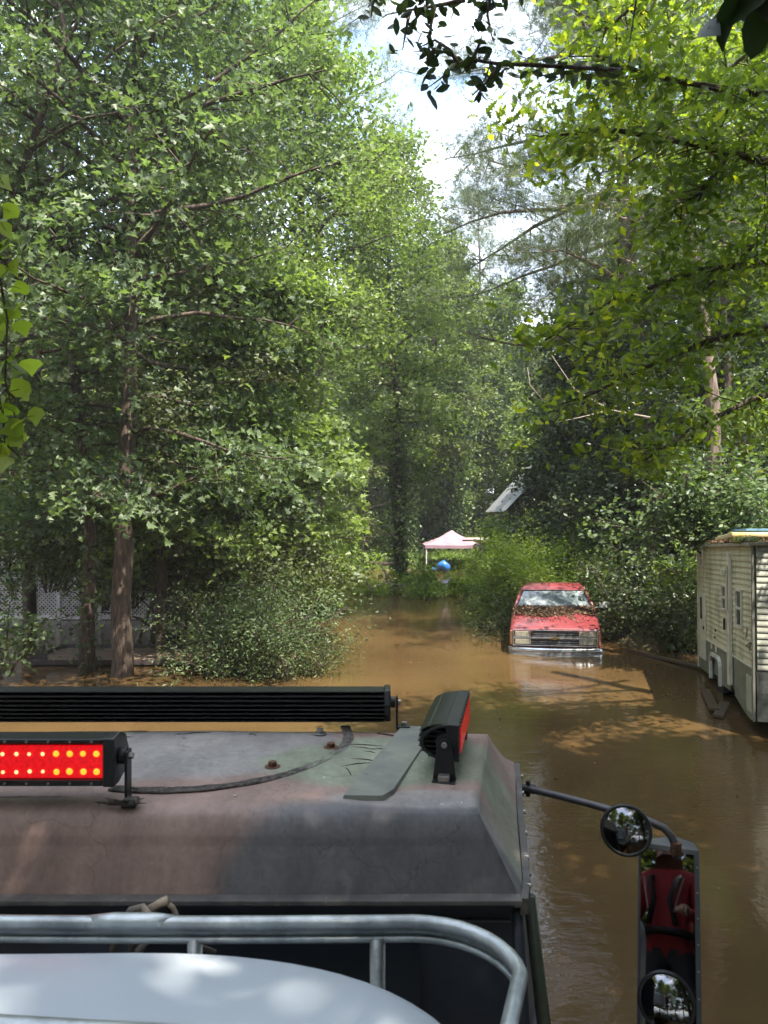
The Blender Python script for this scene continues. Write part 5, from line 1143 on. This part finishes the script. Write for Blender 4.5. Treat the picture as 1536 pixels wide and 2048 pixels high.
s_ = np.stack([np.ones(n), rg.normal(size=n) * .5, np.zeros(n)], 1) * .018
tag(link('bank_grass', raw_mesh('bank_grass', np.stack([base - s_, base + s_, base + d_ * L_], 1).reshape(-1, 3), [(0, 1, 2)], n, 3, rg.uniform(0, 1, n), M['grassy'])), 'bright sunlit grass and weeds on the bank beyond the water', 'grass', kind='stuff')
bl = thing('brush_pile', P(770, 1133, 41.5), 'brown heap of dead brush on the far bank', 'brush'); mb = MB()
for i in range(40): a = Vector((rnd.uniform(-.9, .9), rnd.uniform(-.2, .2), rnd.uniform(0, .25))); mb.tube([a, a + Vector((rnd.gauss(0, .5), rnd.gauss(0, .1), rnd.gauss(0, .12)))], .02, 4)
mb.build('sticks', M['bark'], bl)

# --- middle distance trees down the lane
tree('dark_trunk_tree', 'dark-trunked tree forking at the end of the lane', [base_at(805, 44, .2)] + path((805, 1000, 44), (825, 880, 44), (850, 780, 44), (870, 650, 44), (875, 520, 44)), .42, (6.5, 19, 4.2, None), 48, 9, 22, .22, M['far'], seed=51, sig=(.5, .35), ivy=(.6, 12, 5000, .22, .6))
tree('vine_clad_tree', 'ivy-smothered stub tree standing at the end of the lane behind the canopy', [base_at(905, 47, .2)] + path((905, 1000, 47), (915, 850, 47), (925, 740, 47)), .36, (8.5, 11.6, 1.4, None), 14, 5, 12, .22, M['ivy'], seed=52, sig=(.35, .3), ivy=(.5, 10.5, 6500, .24, .9))
tree('pine_tree', 'mid-distance pine with bare lower trunk right of the sky gap', [base_at(962, 52, .2)] + path((962, 900, 52), (960, 550, 52), (956, 400, 52)), .26, (17, 26.5, 3.2, None), 30, 6, 8, .34, M['needle'], bark='bark_pine', seed=53, sig=(.3, .25), needles=True)
# --- right-hand trees
tree('pine_tree', 'big pine with long drooping needled limbs reaching left over the lane', [base_at(1300, 20)] + path((1298, 1000, 20), (1280, 720, 20), (1262, 550, 20), (1250, 400, 20), (1225, 100, 20), (1210, -300, 20)),
     .32, (8.2, 21, 5.2, lambda f: 1.15 - .4 * f), 54, 9, 19, .27, M['needle'], bark='bark_pine', seed=61, sig=(.30, .22), needles=True, elev=(-.15, .5), limbr=.26)
tree('leaning_pine', 'light-barked leaning trunk at upper right', [base_at(1430, 14.5)] + path((1425, 800, 14.5), (1408, 600, 14.5), (1385, 480, 14.5), (1345, 390, 14.5), (1322, 320, 14.5), (1300, 100, 14.5)), .20, (9.5, 12.5, 2.4, None), 16, 6, 14, .12, M['oak'], bark='bark_pine', seed=62, sig=(.3, .2))
tree('dark_trunk_tree', 'straight dark trunk at the upper right edge against the sky', [base_at(1460, 19, .3)] + path((1455, 800, 19), (1437, 500, 19), (1432, 300, 19), (1430, 50, 19)), .19, (11, 18, 3.0, None), 22, 7, 13, .15, M['gum'], bark='bark', seed=63, sig=(.35, .22))
tree('ivy_stump', 'broken reddish trunk draped with dead vines behind the camper', [base_at(1500, 16, .3)] + path((1500, 1000, 16), (1490, 900, 16), (1472, 830, 16)), .20, (4.6, 5.4, .9, None), 8, 4, 12, .14, M['gum_bright'], bark='bark_pine', seed=64, sig=(.2, .2), ivy=(.5, 4.8, 700, .12, .3))
for i, (px, Y, ztop, rad, sd, lb_, m_, z0) in enumerate((
        (1180, 26, 10.8, 2.9, 71, 'broad dark evergreen directly behind the red pickup', 'dark', 1.0), (1265, 21.5, 7.8, 2.7, 72, 'dark holly-like tree right of the pickup', 'dark', .7), (1370, 19.5, 8.2, 2.8, 73, 'dark tree between the pickup and the camper', 'dark', .6),
        (1152, 29, 9.4, 1.9, 74, 'rounded evergreen behind the lane corner', 'dark', 1.5), (1500, 20, 8.5, 2.6, 75, 'leafy tree directly behind the camper', 'gum', 1.5), (1250, 31, 14.5, 4.0, 76, 'far leafy tree filling the gap above the pickup', 'far', 2.5), (1420, 26, 16, 4.2, 77, 'far leafy tree above the camper', 'far', 3), (1075, 46, 9.5, 2.2, 78, 'sunlit tree beside the shed roof', 'gum_bright', 5.2))):
    tree('evergreen_tree' if m_ == 'dark' else 'leafy_tree', lb_, [base_at(px, Y, .0), base_at(px + 4, Y, ztop * .5), base_at(px - 6, Y, ztop - .4)], .16, (z0, ztop, rad, lambda f: 1 - .55 * f ** 1.5), 48, 8, 19, .12 if Y < 24 else .18, M[m_], seed=sd, sig=(.32, .24) if Y < 24 else (.42, .3), elev=(-.2, .7))
bush('understory_bush', 'dark shrubs at the water edge between pickup and camper', base_at(1300, 18.2, .25), (1.9, 1.0), 1.7, 9000, .10, M['dark'], 81, stems=20, sig=.18)
bush('understory_bush', 'leafy sprays just behind the camper roof', base_at(1470, 15.8, 1.6), (1.3, .6), 1.5, 3600, .11, M['gum_bright'], 82, stems=12, sig=.16)
bush('understory_bush', 'leaves screening the leaning trunk above the camper', base_at(1440, 13.9, 2.7), (1.2, .6), 2.4, 5500, .13, M['gum'], 84, stems=14, sig=.2)
bush('understory_bush', 'dark shrubs behind the camper end', base_at(1400, 16.6, .3), (1.1, .8), 1.9, 5500, .10, M['dark'], 83, stems=14, sig=.18)
# bare twigs above the camper
bt = thing('dead_branch', P(1400, 985, 14.8), 'bare pale branch arching left above the camper roof', 'branch'); o_ = Vector(bt.location); mb = MB(); rnd = random.Random(5)
mb.tube([P(1510, 975, 15) - o_, P(1460, 995, 14.8) - o_, P(1420, 1015, 14.6) - o_, P(1370, 1010, 14.5) - o_, P(1335, 1000, 14.4) - o_], [.03, .025, .02, .012, .006], 6)
for i in range(12):
    a = P(rnd.uniform(1360, 1470), rnd.uniform(995, 1015), 14.7) - o_; mb.tube([a, a + Vector((rnd.gauss(-.2, .3), rnd.gauss(0, .2), rnd.gauss(.1, .2))), a + Vector((rnd.gauss(-.4, .4), rnd.gauss(0, .3), rnd.gauss(.15, .3)))], [.008, .006, .003], 4)
mb.build('limb', M['bark_dead'], bt, smooth=True); mb = MB()
mb.tube([P(1300, 835, 14) - o_, P(1220, 820, 14) - o_, P(1150, 780, 14) - o_, P(1100, 705, 14) - o_], [.022, .018, .012, .005], 5)
mb.tube([P(1220, 820, 14) - o_, P(1160, 835, 14) - o_, P(1110, 845, 14) - o_], [.014, .01, .005], 5); mb.build('limb', M['bark_dead'], bt, smooth=True); mb = MB(); mb.tube([P(1085, 800, 14) - o_, P(1060, 770, 14) - o_, P(1055, 735, 14) - o_], [.012, .01, .005], 5)
mb.build('limb', M['bark_dead'], bt, smooth=True)

# --- oak hanging in from the right, close
def near_leaves(root, pos, size, v, m, shape, seed, nparts, droop, upb, dist_y=True):
    """largest-looking leaves become parts of their own, the rest one mass"""
    dist = np.linalg.norm(pos - np.array([0, 0, CAM_Z]), axis=1); px = pos[:, 0] / np.maximum(.1, pos[:, 1]) * FPX + 768; py = 1031 - (pos[:, 2] - CAM_Z) / np.maximum(.1, pos[:, 1]) * FPX
    inv = (px > 0) & (px < 1536) & (py > 0) & (py < 2048); score = size / dist * inv; order = np.argsort(-score); top, rest = order[:nparts], order[nparts:]
    b0 = np.array(root.location)
    if len(rest):
        o = link('foliage', leaves_mesh('foliage', pos[rest] - b0, size[rest], v[rest], m, shape, seed, droop, upb), root); o['kind'] = 'stuff'
    rg = np.random.default_rng(seed); protos = []
    for k in range(8):
        vv, ff = LEAF[shape]; vv = np.array(vv) * 1.0; vv = vv.copy(); vv[:, 2] += rg.uniform(-.12, .12) * vv[:, 0] ** 2 * 2
        protos.append(raw_mesh('leaf', vv, ff, 1, len(vv), np.array([.1 + .8 * k / 7]), m))
    for i in top:
        d = rg.normal(size=3); d[2] = d[2] * .5 - droop; d = Vector(d).normalized(); nn = Vector(rg.normal(size=3) * .7 + np.array([0, 0, upb])); s = nn.cross(d).normalized(); nn = d.cross(s)
        o = bpy.data.objects.new('leaf', protos[int(np.clip(v[i] * 8, 0, 7))]); COL.objects.link(o); o.parent = root
        p = pos[i] - b0; z_ = float(size[i])
        o.matrix_local = Matrix(((d.x * z_, s.x * z_, nn.x * z_, p[0]), (d.y * z_, s.y * z_, nn.y * z_, p[1]), (d.z * z_, s.z * z_, nn.z * z_, p[2]), (0, 0, 0, 1)))
def oak(name, label, base, trunk, limbs, seed, lsize, m, per, shape='oak', cut=None, backlit_edge=None):
    rnd = random.Random(seed); rg = np.random.default_rng(seed); root = thing(name, base, label, 'tree'); b0 = Vector(base); mb = MB()
    if trunk: mb.tube([Vector(p) - b0 for p in trunk], [.2 * (1 - .5 * i / len(trunk)) for i in range(len(trunk))], 10)
    pos = []
    for lp in limbs:
        lp = [Vector(p) for p in lp]; n = len(lp); mb.tube([p - b0 for p in lp], [.05 * (1 - .85 * i / (n - 1)) + .004 for i in range(n)], 7)
        tot = sum((a - b_).length for a, b_ in zip(lp, lp[1:]))
        for j in range(int(tot * 7)):
            t = (.15 + .85 * (j + rnd.random()) / int(tot * 7)) * (n - 1); k = min(n - 2, int(t)); p = lp[k].lerp(lp[k + 1], t - k); ld = (lp[k + 1] - lp[k]).normalized()
            sd = ld * .7 + Vector((rnd.gauss(0, .8), rnd.gauss(0, .8), rnd.gauss(0, .35))); sp2 = branch_path(rnd, p, sd, rnd.uniform(.5, 1.1), 4, .2, -.05)
            mb.tube([q - b0 for q in sp2], [.009, .007, .005, .004, .002], 4, caps=False)
            for q in sp2[1:]:
                for _ in range(per): pos.append(tuple(q + Vector((rnd.gauss(0, .15), rnd.gauss(0, .15), rnd.gauss(0, .08)))))
    mb.build('trunk', M['bark'], root, smooth=True)
    pos = np.array(pos); size = lsize * rg.uniform(.65, 1.15, len(pos)); v = rg.uniform(0, .72, len(pos))
    if cut is not None: k = cut(pos); pos, size, v = pos[k], size[k], v[k]
    if backlit_edge is not None: ye = backlit_edge(pos); v = np.where(ye, rg.uniform(.75, 1.0, len(pos)), v)
    near_leaves(root, pos, size, v, m, shape, seed, 280, .45, .7)
    return root
limbs = []
def LB(*pts): limbs.append([P(*p) for p in pts])
LB((1900, 300, 8.5), (1650, 200, 8), (1450, 180, 7.6), (1300, 150, 7.3), (1190, 110, 7.0))
LB((1900, 100, 9), (1600, 0, 8.5), (1400, -40, 8), (1280, 0, 7.6), (1210, 60, 7.4))
LB((1900, 420, 8.5), (1600, 340, 8), (1400, 290, 7.6), (1230, 260, 7.3), (1120, 270, 7.1))
LB((1900, 260, 8.8), (1536, 235, 8.4), (1450, 320, 8.2), (1400, 385, 8), (1330, 440, 7.9))
LB((1900, 500, 9), (1600, 520, 8.6), (1400, 540, 8.2), (1230, 600, 8), (1090, 680, 7.8))
LB((1900, 650, 9.5), (1600, 640, 9), (1420, 680, 8.6), (1280, 740, 8.4), (1160, 800, 8.2))
LB((1900, 760, 10), (1650, 760, 9.4), (1500, 800, 9), (1380, 860, 8.8), (1290, 920, 8.6))
LB((1900, 50, 9.5), (1700, 100, 9), (1560, 60, 8.8), (1480, 120, 8.6), (1380, 200, 8.4))
LB((1900, 600, 9.2), (1700, 420, 8.8), (1560, 430, 8.6), (1480, 520, 8.5), (1380, 600, 8.4))
def cutO(p):
    px = p[:, 0] / p[:, 1] * FPX + 768; py = 1031 - (p[:, 2] - CAM_Z) / p[:, 1] * FPX
    return (py < 960) & (p[:, 1] > 5)
def backlit_tint(p):
    px = p[:, 0] / p[:, 1] * FPX + 768; r_ = np.random.default_rng(3).random(len(p)); return (px < 1290) & (r_ < .3) | (r_ < .05)  # backlight put into leaf colour: more yellow leaves on the lane side
oak('oak_tree', 'lobed-leaf oak spreading in from the right, outer leaves tinted yellow for a backlit glow', (7.6, 9.6, -.7), [(7.6, 9.6, -.7), (7.5, 9.4, 3), (7.2, 9.2, 6), (7.0, 9, 9), (6.9, 9, 12)], limbs, 91, .12, M['oak'], 9, cut=cutO, backlit_edge=backlit_tint)

# magnolia-like branch at top centre
def sprig_thing(name, label, base, twigs, per_m, lsize, m, shape, seed, cat, r=.012, droop=.35, upb=.5, jit=.05, nparts=280, tipdense=False):
    rnd = random.Random(seed); rg = np.random.default_rng(seed); root = thing(name, base, label, cat); b0 = Vector(base); mb = MB(); pos = []
    for tw_ in twigs:
        n = len(tw_); mb.tube([p - b0 for p in tw_], [r * (1 - .8 * i / (n - 1)) for i in range(n)], 6)
        for a, b_ in zip(tw_[:-1], tw_[1:]):
            for _ in range(max(1, int((a - b_).length * per_m))):
                q = a.lerp(b_, rnd.random()); e = q + Vector((rnd.gauss(0, jit), rnd.gauss(0, jit), rnd.gauss(0, jit) - jit * .4)); pos.append(tuple(e)); mb.tube([q - b0, e - b0], .0012, 3, caps=False)
    mb.build('twig', M['bark'], root, smooth=True); pos = np.array(pos)
    near_leaves(root, pos, lsize * rg.uniform(.7, 1.15, len(pos)), rg.uniform(0, 1, len(pos)), m, shape, seed, nparts, droop, upb); return root
Y5 = 5.2
tw = [[P(1240, 140, 5.6), P(1068, 130, Y5), P(1000, 128, Y5), P(945, 120, Y5), P(915, 126, Y5), P(880, 158, Y5), P(852, 178, Y5)],
      [P(1000, 128, Y5), P(985, 150, Y5), P(972, 165, Y5), P(945, 190, Y5)], [P(915, 126, Y5), P(900, 100, Y5), P(870, 80, Y5), P(838, 95, Y5)], [P(930, 0, Y5), P(870, 12, Y5), P(820, 20, Y5), P(770, 30, Y5)],
      [P(870, 12, Y5), P(862, 50, Y5), P(858, 95, Y5), P(855, 140, Y5)], [P(820, 20, Y5), P(812, 60, Y5), P(805, 100, Y5)], [P(1240, -30, 5.6), P(1060, -40, Y5), P(980, -10, Y5), P(955, 30, Y5)], [P(945, 120, Y5), P(958, 90, Y5), P(965, 70, Y5)],
      [P(980, -20, Y5), P(975, 30, Y5), P(985, 80, Y5)], [P(760, -30, Y5), P(745, 10, Y5), P(742, 40, Y5)], [P(930, -40, Y5), P(840, -30, Y5), P(800, 0, Y5)]]
sprig_thing('magnolia_branch', 'dark broad-leaved branch hanging in silhouette against the sky at top centre', P(1240, 140, 5.6), tw, 48, .115, M['magnolia'], 'ovate', 101, 'branch', r=.016, jit=.045)
sprig_thing('magnolia_branch', 'very close dark big leaves at the top right corner', P(1480, -40, 1.7), [[P(1560, -60, 1.7), P(1500, -20, 1.7), P(1475, 15, 1.7), P(1465, 30, 1.7)], [P(1500, -20, 1.7), P(1450, 5, 1.7), P(1435, 30, 1.7)], [P(1600, -20, 1.7), P(1545, 20, 1.7), P(1520, 55, 1.7)]], 55, .15, M['magnolia'], 'ovate', 102, 'branch', jit=.02, r=.005, droop=1.4)
Y2 = 2.5
tws = [[P(-60, 150, Y2), P(-20, 250, Y2), P(-15, 420, Y2), P(0, 560, Y2), P(15, 640, Y2), P(10, 760, Y2), P(20, 800, Y2), P(35, 850, Y2), P(48, 885, Y2)], [P(10, 780, Y2), P(35, 800, Y2), P(52, 830, Y2)], [P(-20, 840, Y2), P(0, 880, Y2), P(25, 900, Y2), P(45, 920, Y2)], [P(-20, 640, Y2), P(10, 690, Y2), P(28, 720, Y2)], [P(-30, 500, Y2), P(5, 520, Y2), P(25, 545, Y2)], [P(-40, 300, Y2), P(-10, 340, Y2), P(8, 370, Y2)], [P(-20, 740, Y2), P(5, 820, Y2), P(10, 900, Y2)]]
sprig_thing('tallow_sprig', 'bright heart-shaped leaves hanging close at the left edge', P(-60, 150, Y2), tws, 38, .082, M['sprig'], 'tallow', 103, 'branch', r=.006, jit=.03, droop=1.0)

# --- forest filling the background: a few prototypes, each copy a tree of its own
protoA = tree('background_tree', 'x', [Vector((-16, 62, .2)), Vector((-15.8, 62, 10)), Vector((-16, 62, 21))], .3, (3, 22, 4.6, None), 52, 8, 20, .30, M['far'], seed=201, sig=(.6, .4), group='trees of the far wood')
protoB = tree('background_tree', 'x', [Vector((-7, 66, .2)), Vector((-7.2, 66, 9)), Vector((-7, 66, 19))], .28, (2, 20, 4.2, None), 52, 8, 20, .28, M['gum'], seed=202, sig=(.6, .4), group='trees of the far wood')
protoC = tree('background_tree', 'x', [Vector((12, 50, .2)), Vector((12, 50, 12)), Vector((12.4, 50, 24))], .3, (9, 25, 3.6, None), 36, 6, 9, .34, M['needle'], bark='bark_pine', seed=203, sig=(.35, .3), needles=True, group='trees of the far wood')
LBL = ('leafy tree in the unbroken far wood behind the clearing', 'darker leafy tree in the far wood behind the clearing', 'far pine rising out of the wood')
for o, s in zip((protoA, protoB, protoC), LBL): o['label'] = s
rnd = random.Random(99); kinds = [protoA, protoB, protoC]; 
spots = []
for row, (Y, x0, x1, st, zs) in enumerate(((58, -26, 30, 5.2, .82), (67, -32, 36, 5.6, .86), (78, -38, 44, 6.4, .95), (33, -24, -8, 4.6, .80), (33, 13, 26, 4.4, .85), (44, -26, -7, 5.0, .85), (44, 19.5, 32, 5, .9), (24, -22, -13, 4, .8), (24, 12, 22, 4, .75))):
    x = x0
    while x < x1: spots.append((x + rnd.gauss(0, .8), Y + rnd.gauss(0, 1.8), zs * rnd.uniform(.88, 1.1), row)); x += st
for i, (x, y, sc, row) in enumerate(spots):
    k = 2 if rnd.random() < .14 else rnd.choice((0, 0, 1, 1))
    px = x / y * FPX + 768
    if 780 < px < 1000: k = k if k < 2 else 0
    copy_tree(kinds[k], (x, y, .1), rnd.uniform(0, 6.28), (sc, sc, sc * rnd.uniform(.9, 1.08)), LBL[k])
# low thicket closing the view under the crowns
pb = bush('background_bush', 'x', Vector((-14, 52, .2)), (3.2, 1.6), 4.0, 9000, .24, M['far'], 301, stems=18, sig=.4)
pb['label'] = 'leafy thicket closing the far side of the clearing'; pb['group'] = 'thickets along the far wood'
for i in range(26):
    x = -26 + i * 2.3 + rnd.gauss(0, .5); y = 52 + rnd.uniform(-1.5, 3.5) + (0 if abs(x) < 10 else -6)
    sc = rnd.uniform(.8, 1.25); copy_tree(pb, (x, y, .1), rnd.uniform(0, 6.28), (sc, sc, sc), pb['label'])
for (x, y) in ((-15, 27), (-9.5, 31), (-18, 22), (11, 24), (14, 23), (16, 27), (9.5, 29), (12, 33), (-11, 36)):
    sc = rnd.uniform(.9, 1.3); copy_tree(pb, (x, y, .0), rnd.uniform(0, 6.28), (sc, sc, sc), 'leafy thicket standing among the trees beside the water', 'thickets beside the water')

# trees beside and behind the camera: they shade the truck and the water and fill the reflections
for i, (x, y, k, sc) in enumerate(((7.2, 4.2, 1, .62), (5.4, .4, 0, .56), (6.0, -4.0, 1, .7), (-8.5, 2.5, 1, .62), (-4.6, -5.5, 0, .62), (-11, 3.5, 1, .75), (-11, -4, 0, .85), (-3, -10, 1, .8), (3.5, -8, 0, .7), (9, -4, 1, .75), (12, 3, 0, .8), (-9, -12, 0, .9), (8, -13, 0, .9), (14, -9, 1, .9), (0, -17, 1, .9), (-16, -8, 1, 1), (18, 0, 1, 1), (-15, 10, 1, .8))):
    copy_tree(kinds[k], (x, y, -.7), i * 1.7, (sc, sc, sc), 'leafy tree standing in the floodwater beside or behind the truck', 'trees round the truck')

tree('shade_oak', 'unseen oak added beside the truck, limbs overhead to shade and dapple the roof', [Vector((5.6, 2.4, -.8)), Vector((5.5, 2.4, 4)), Vector((5.0, 2.6, 8)), Vector((4.6, 2.8, 13))], .3, (8.3, 13, 3.9, lambda f: 1.1 - .5 * f), 40, 8, 22, .15, M['gum'], seed=401, elev=(.3, .9), sig=(.4, .25),
     keep=lambda p: (p[:, 2] - CAM_Z) > .76 * p[:, 1] + .3)  # crown added out of view to block sun from the truck roof

for px, Y, zt_, rd_, sd, m_, lb_ in ((845, 50, 20.5, 3.2, 501, 'gum_bright', 'sunlit layered tree at the end of the lane, left of the pine'), (925, 52, 19, 3.0, 502, 'far', 'pale green tree closing the end of the lane below the sky gap'), (1015, 50, 18.5, 3.0, 503, 'gum_bright', 'yellow-green tree above the shed roof'), (730, 46, 19, 3.4, 504, 'far', 'tall tree left of the lane end behind the rounded tree')):
    tree('leafy_tree', lb_, [base_at(px, Y, 0), base_at(px + 5, Y, zt_ * .5), base_at(px - 4, Y, zt_ - .5)], .2, (2.5 if zt_ > 10 else 1.2, zt_, rd_, lambda f: 1.05 - .6 * f ** 1.5), 46, 8, 22, .22, M[m_], seed=sd, sig=(.5, .34), elev=(-.15, .6))
bush('understory_bush', 'bright bush hiding the foot of the shed', base_at(1035, 31.5, .9), (1.15, .8), 3.4, 9000, .16, M['gum_bright'], 506, stems=14, sig=.22)
# floating debris
rg = np.random.default_rng(55); ps = []
for _ in range(520):
    q = rg.random()
    if q < .25: y = rg.uniform(12, 19); x = 4.9 + .10 * (y - 12) + rg.normal() * .25
    elif q < .8: y = rg.uniform(24, 31); x = rg.uniform(-1, 4)
    else: y = rg.uniform(5, 20); x = rg.uniform(-.5, 4.5)
    ps.append((x, y, .006))
tag(link('floating_leaves', leaves_mesh('floating_leaves', np.array(ps), .055 * rg.uniform(.4, 1.3, len(ps)), rg.uniform(0, 1, len(ps)), M['litter'], 'diamond', 8, 0, 6)), 'fallen leaves and bits floating on the brown water', 'leaves', kind='stuff')


tree('shade_oak', 'second unseen oak added behind the right of the truck to shade the cab roof', [Vector((3.4, -2.6, -.8)), Vector((3.3, -2.6, 4)), Vector((2.8, -2.4, 8)), Vector((2.4, -2.2, 13))], .28, (6.2, 13, 4.8, lambda f: 1.1 - .5 * f), 44, 9, 24, .15, M['gum'], seed=402, elev=(.2, .9), sig=(.4, .25),
     keep=lambda p: (p[:, 2] - CAM_Z) > .76 * p[:, 1] + .3)  # another added sun blocker, foliage kept above the view
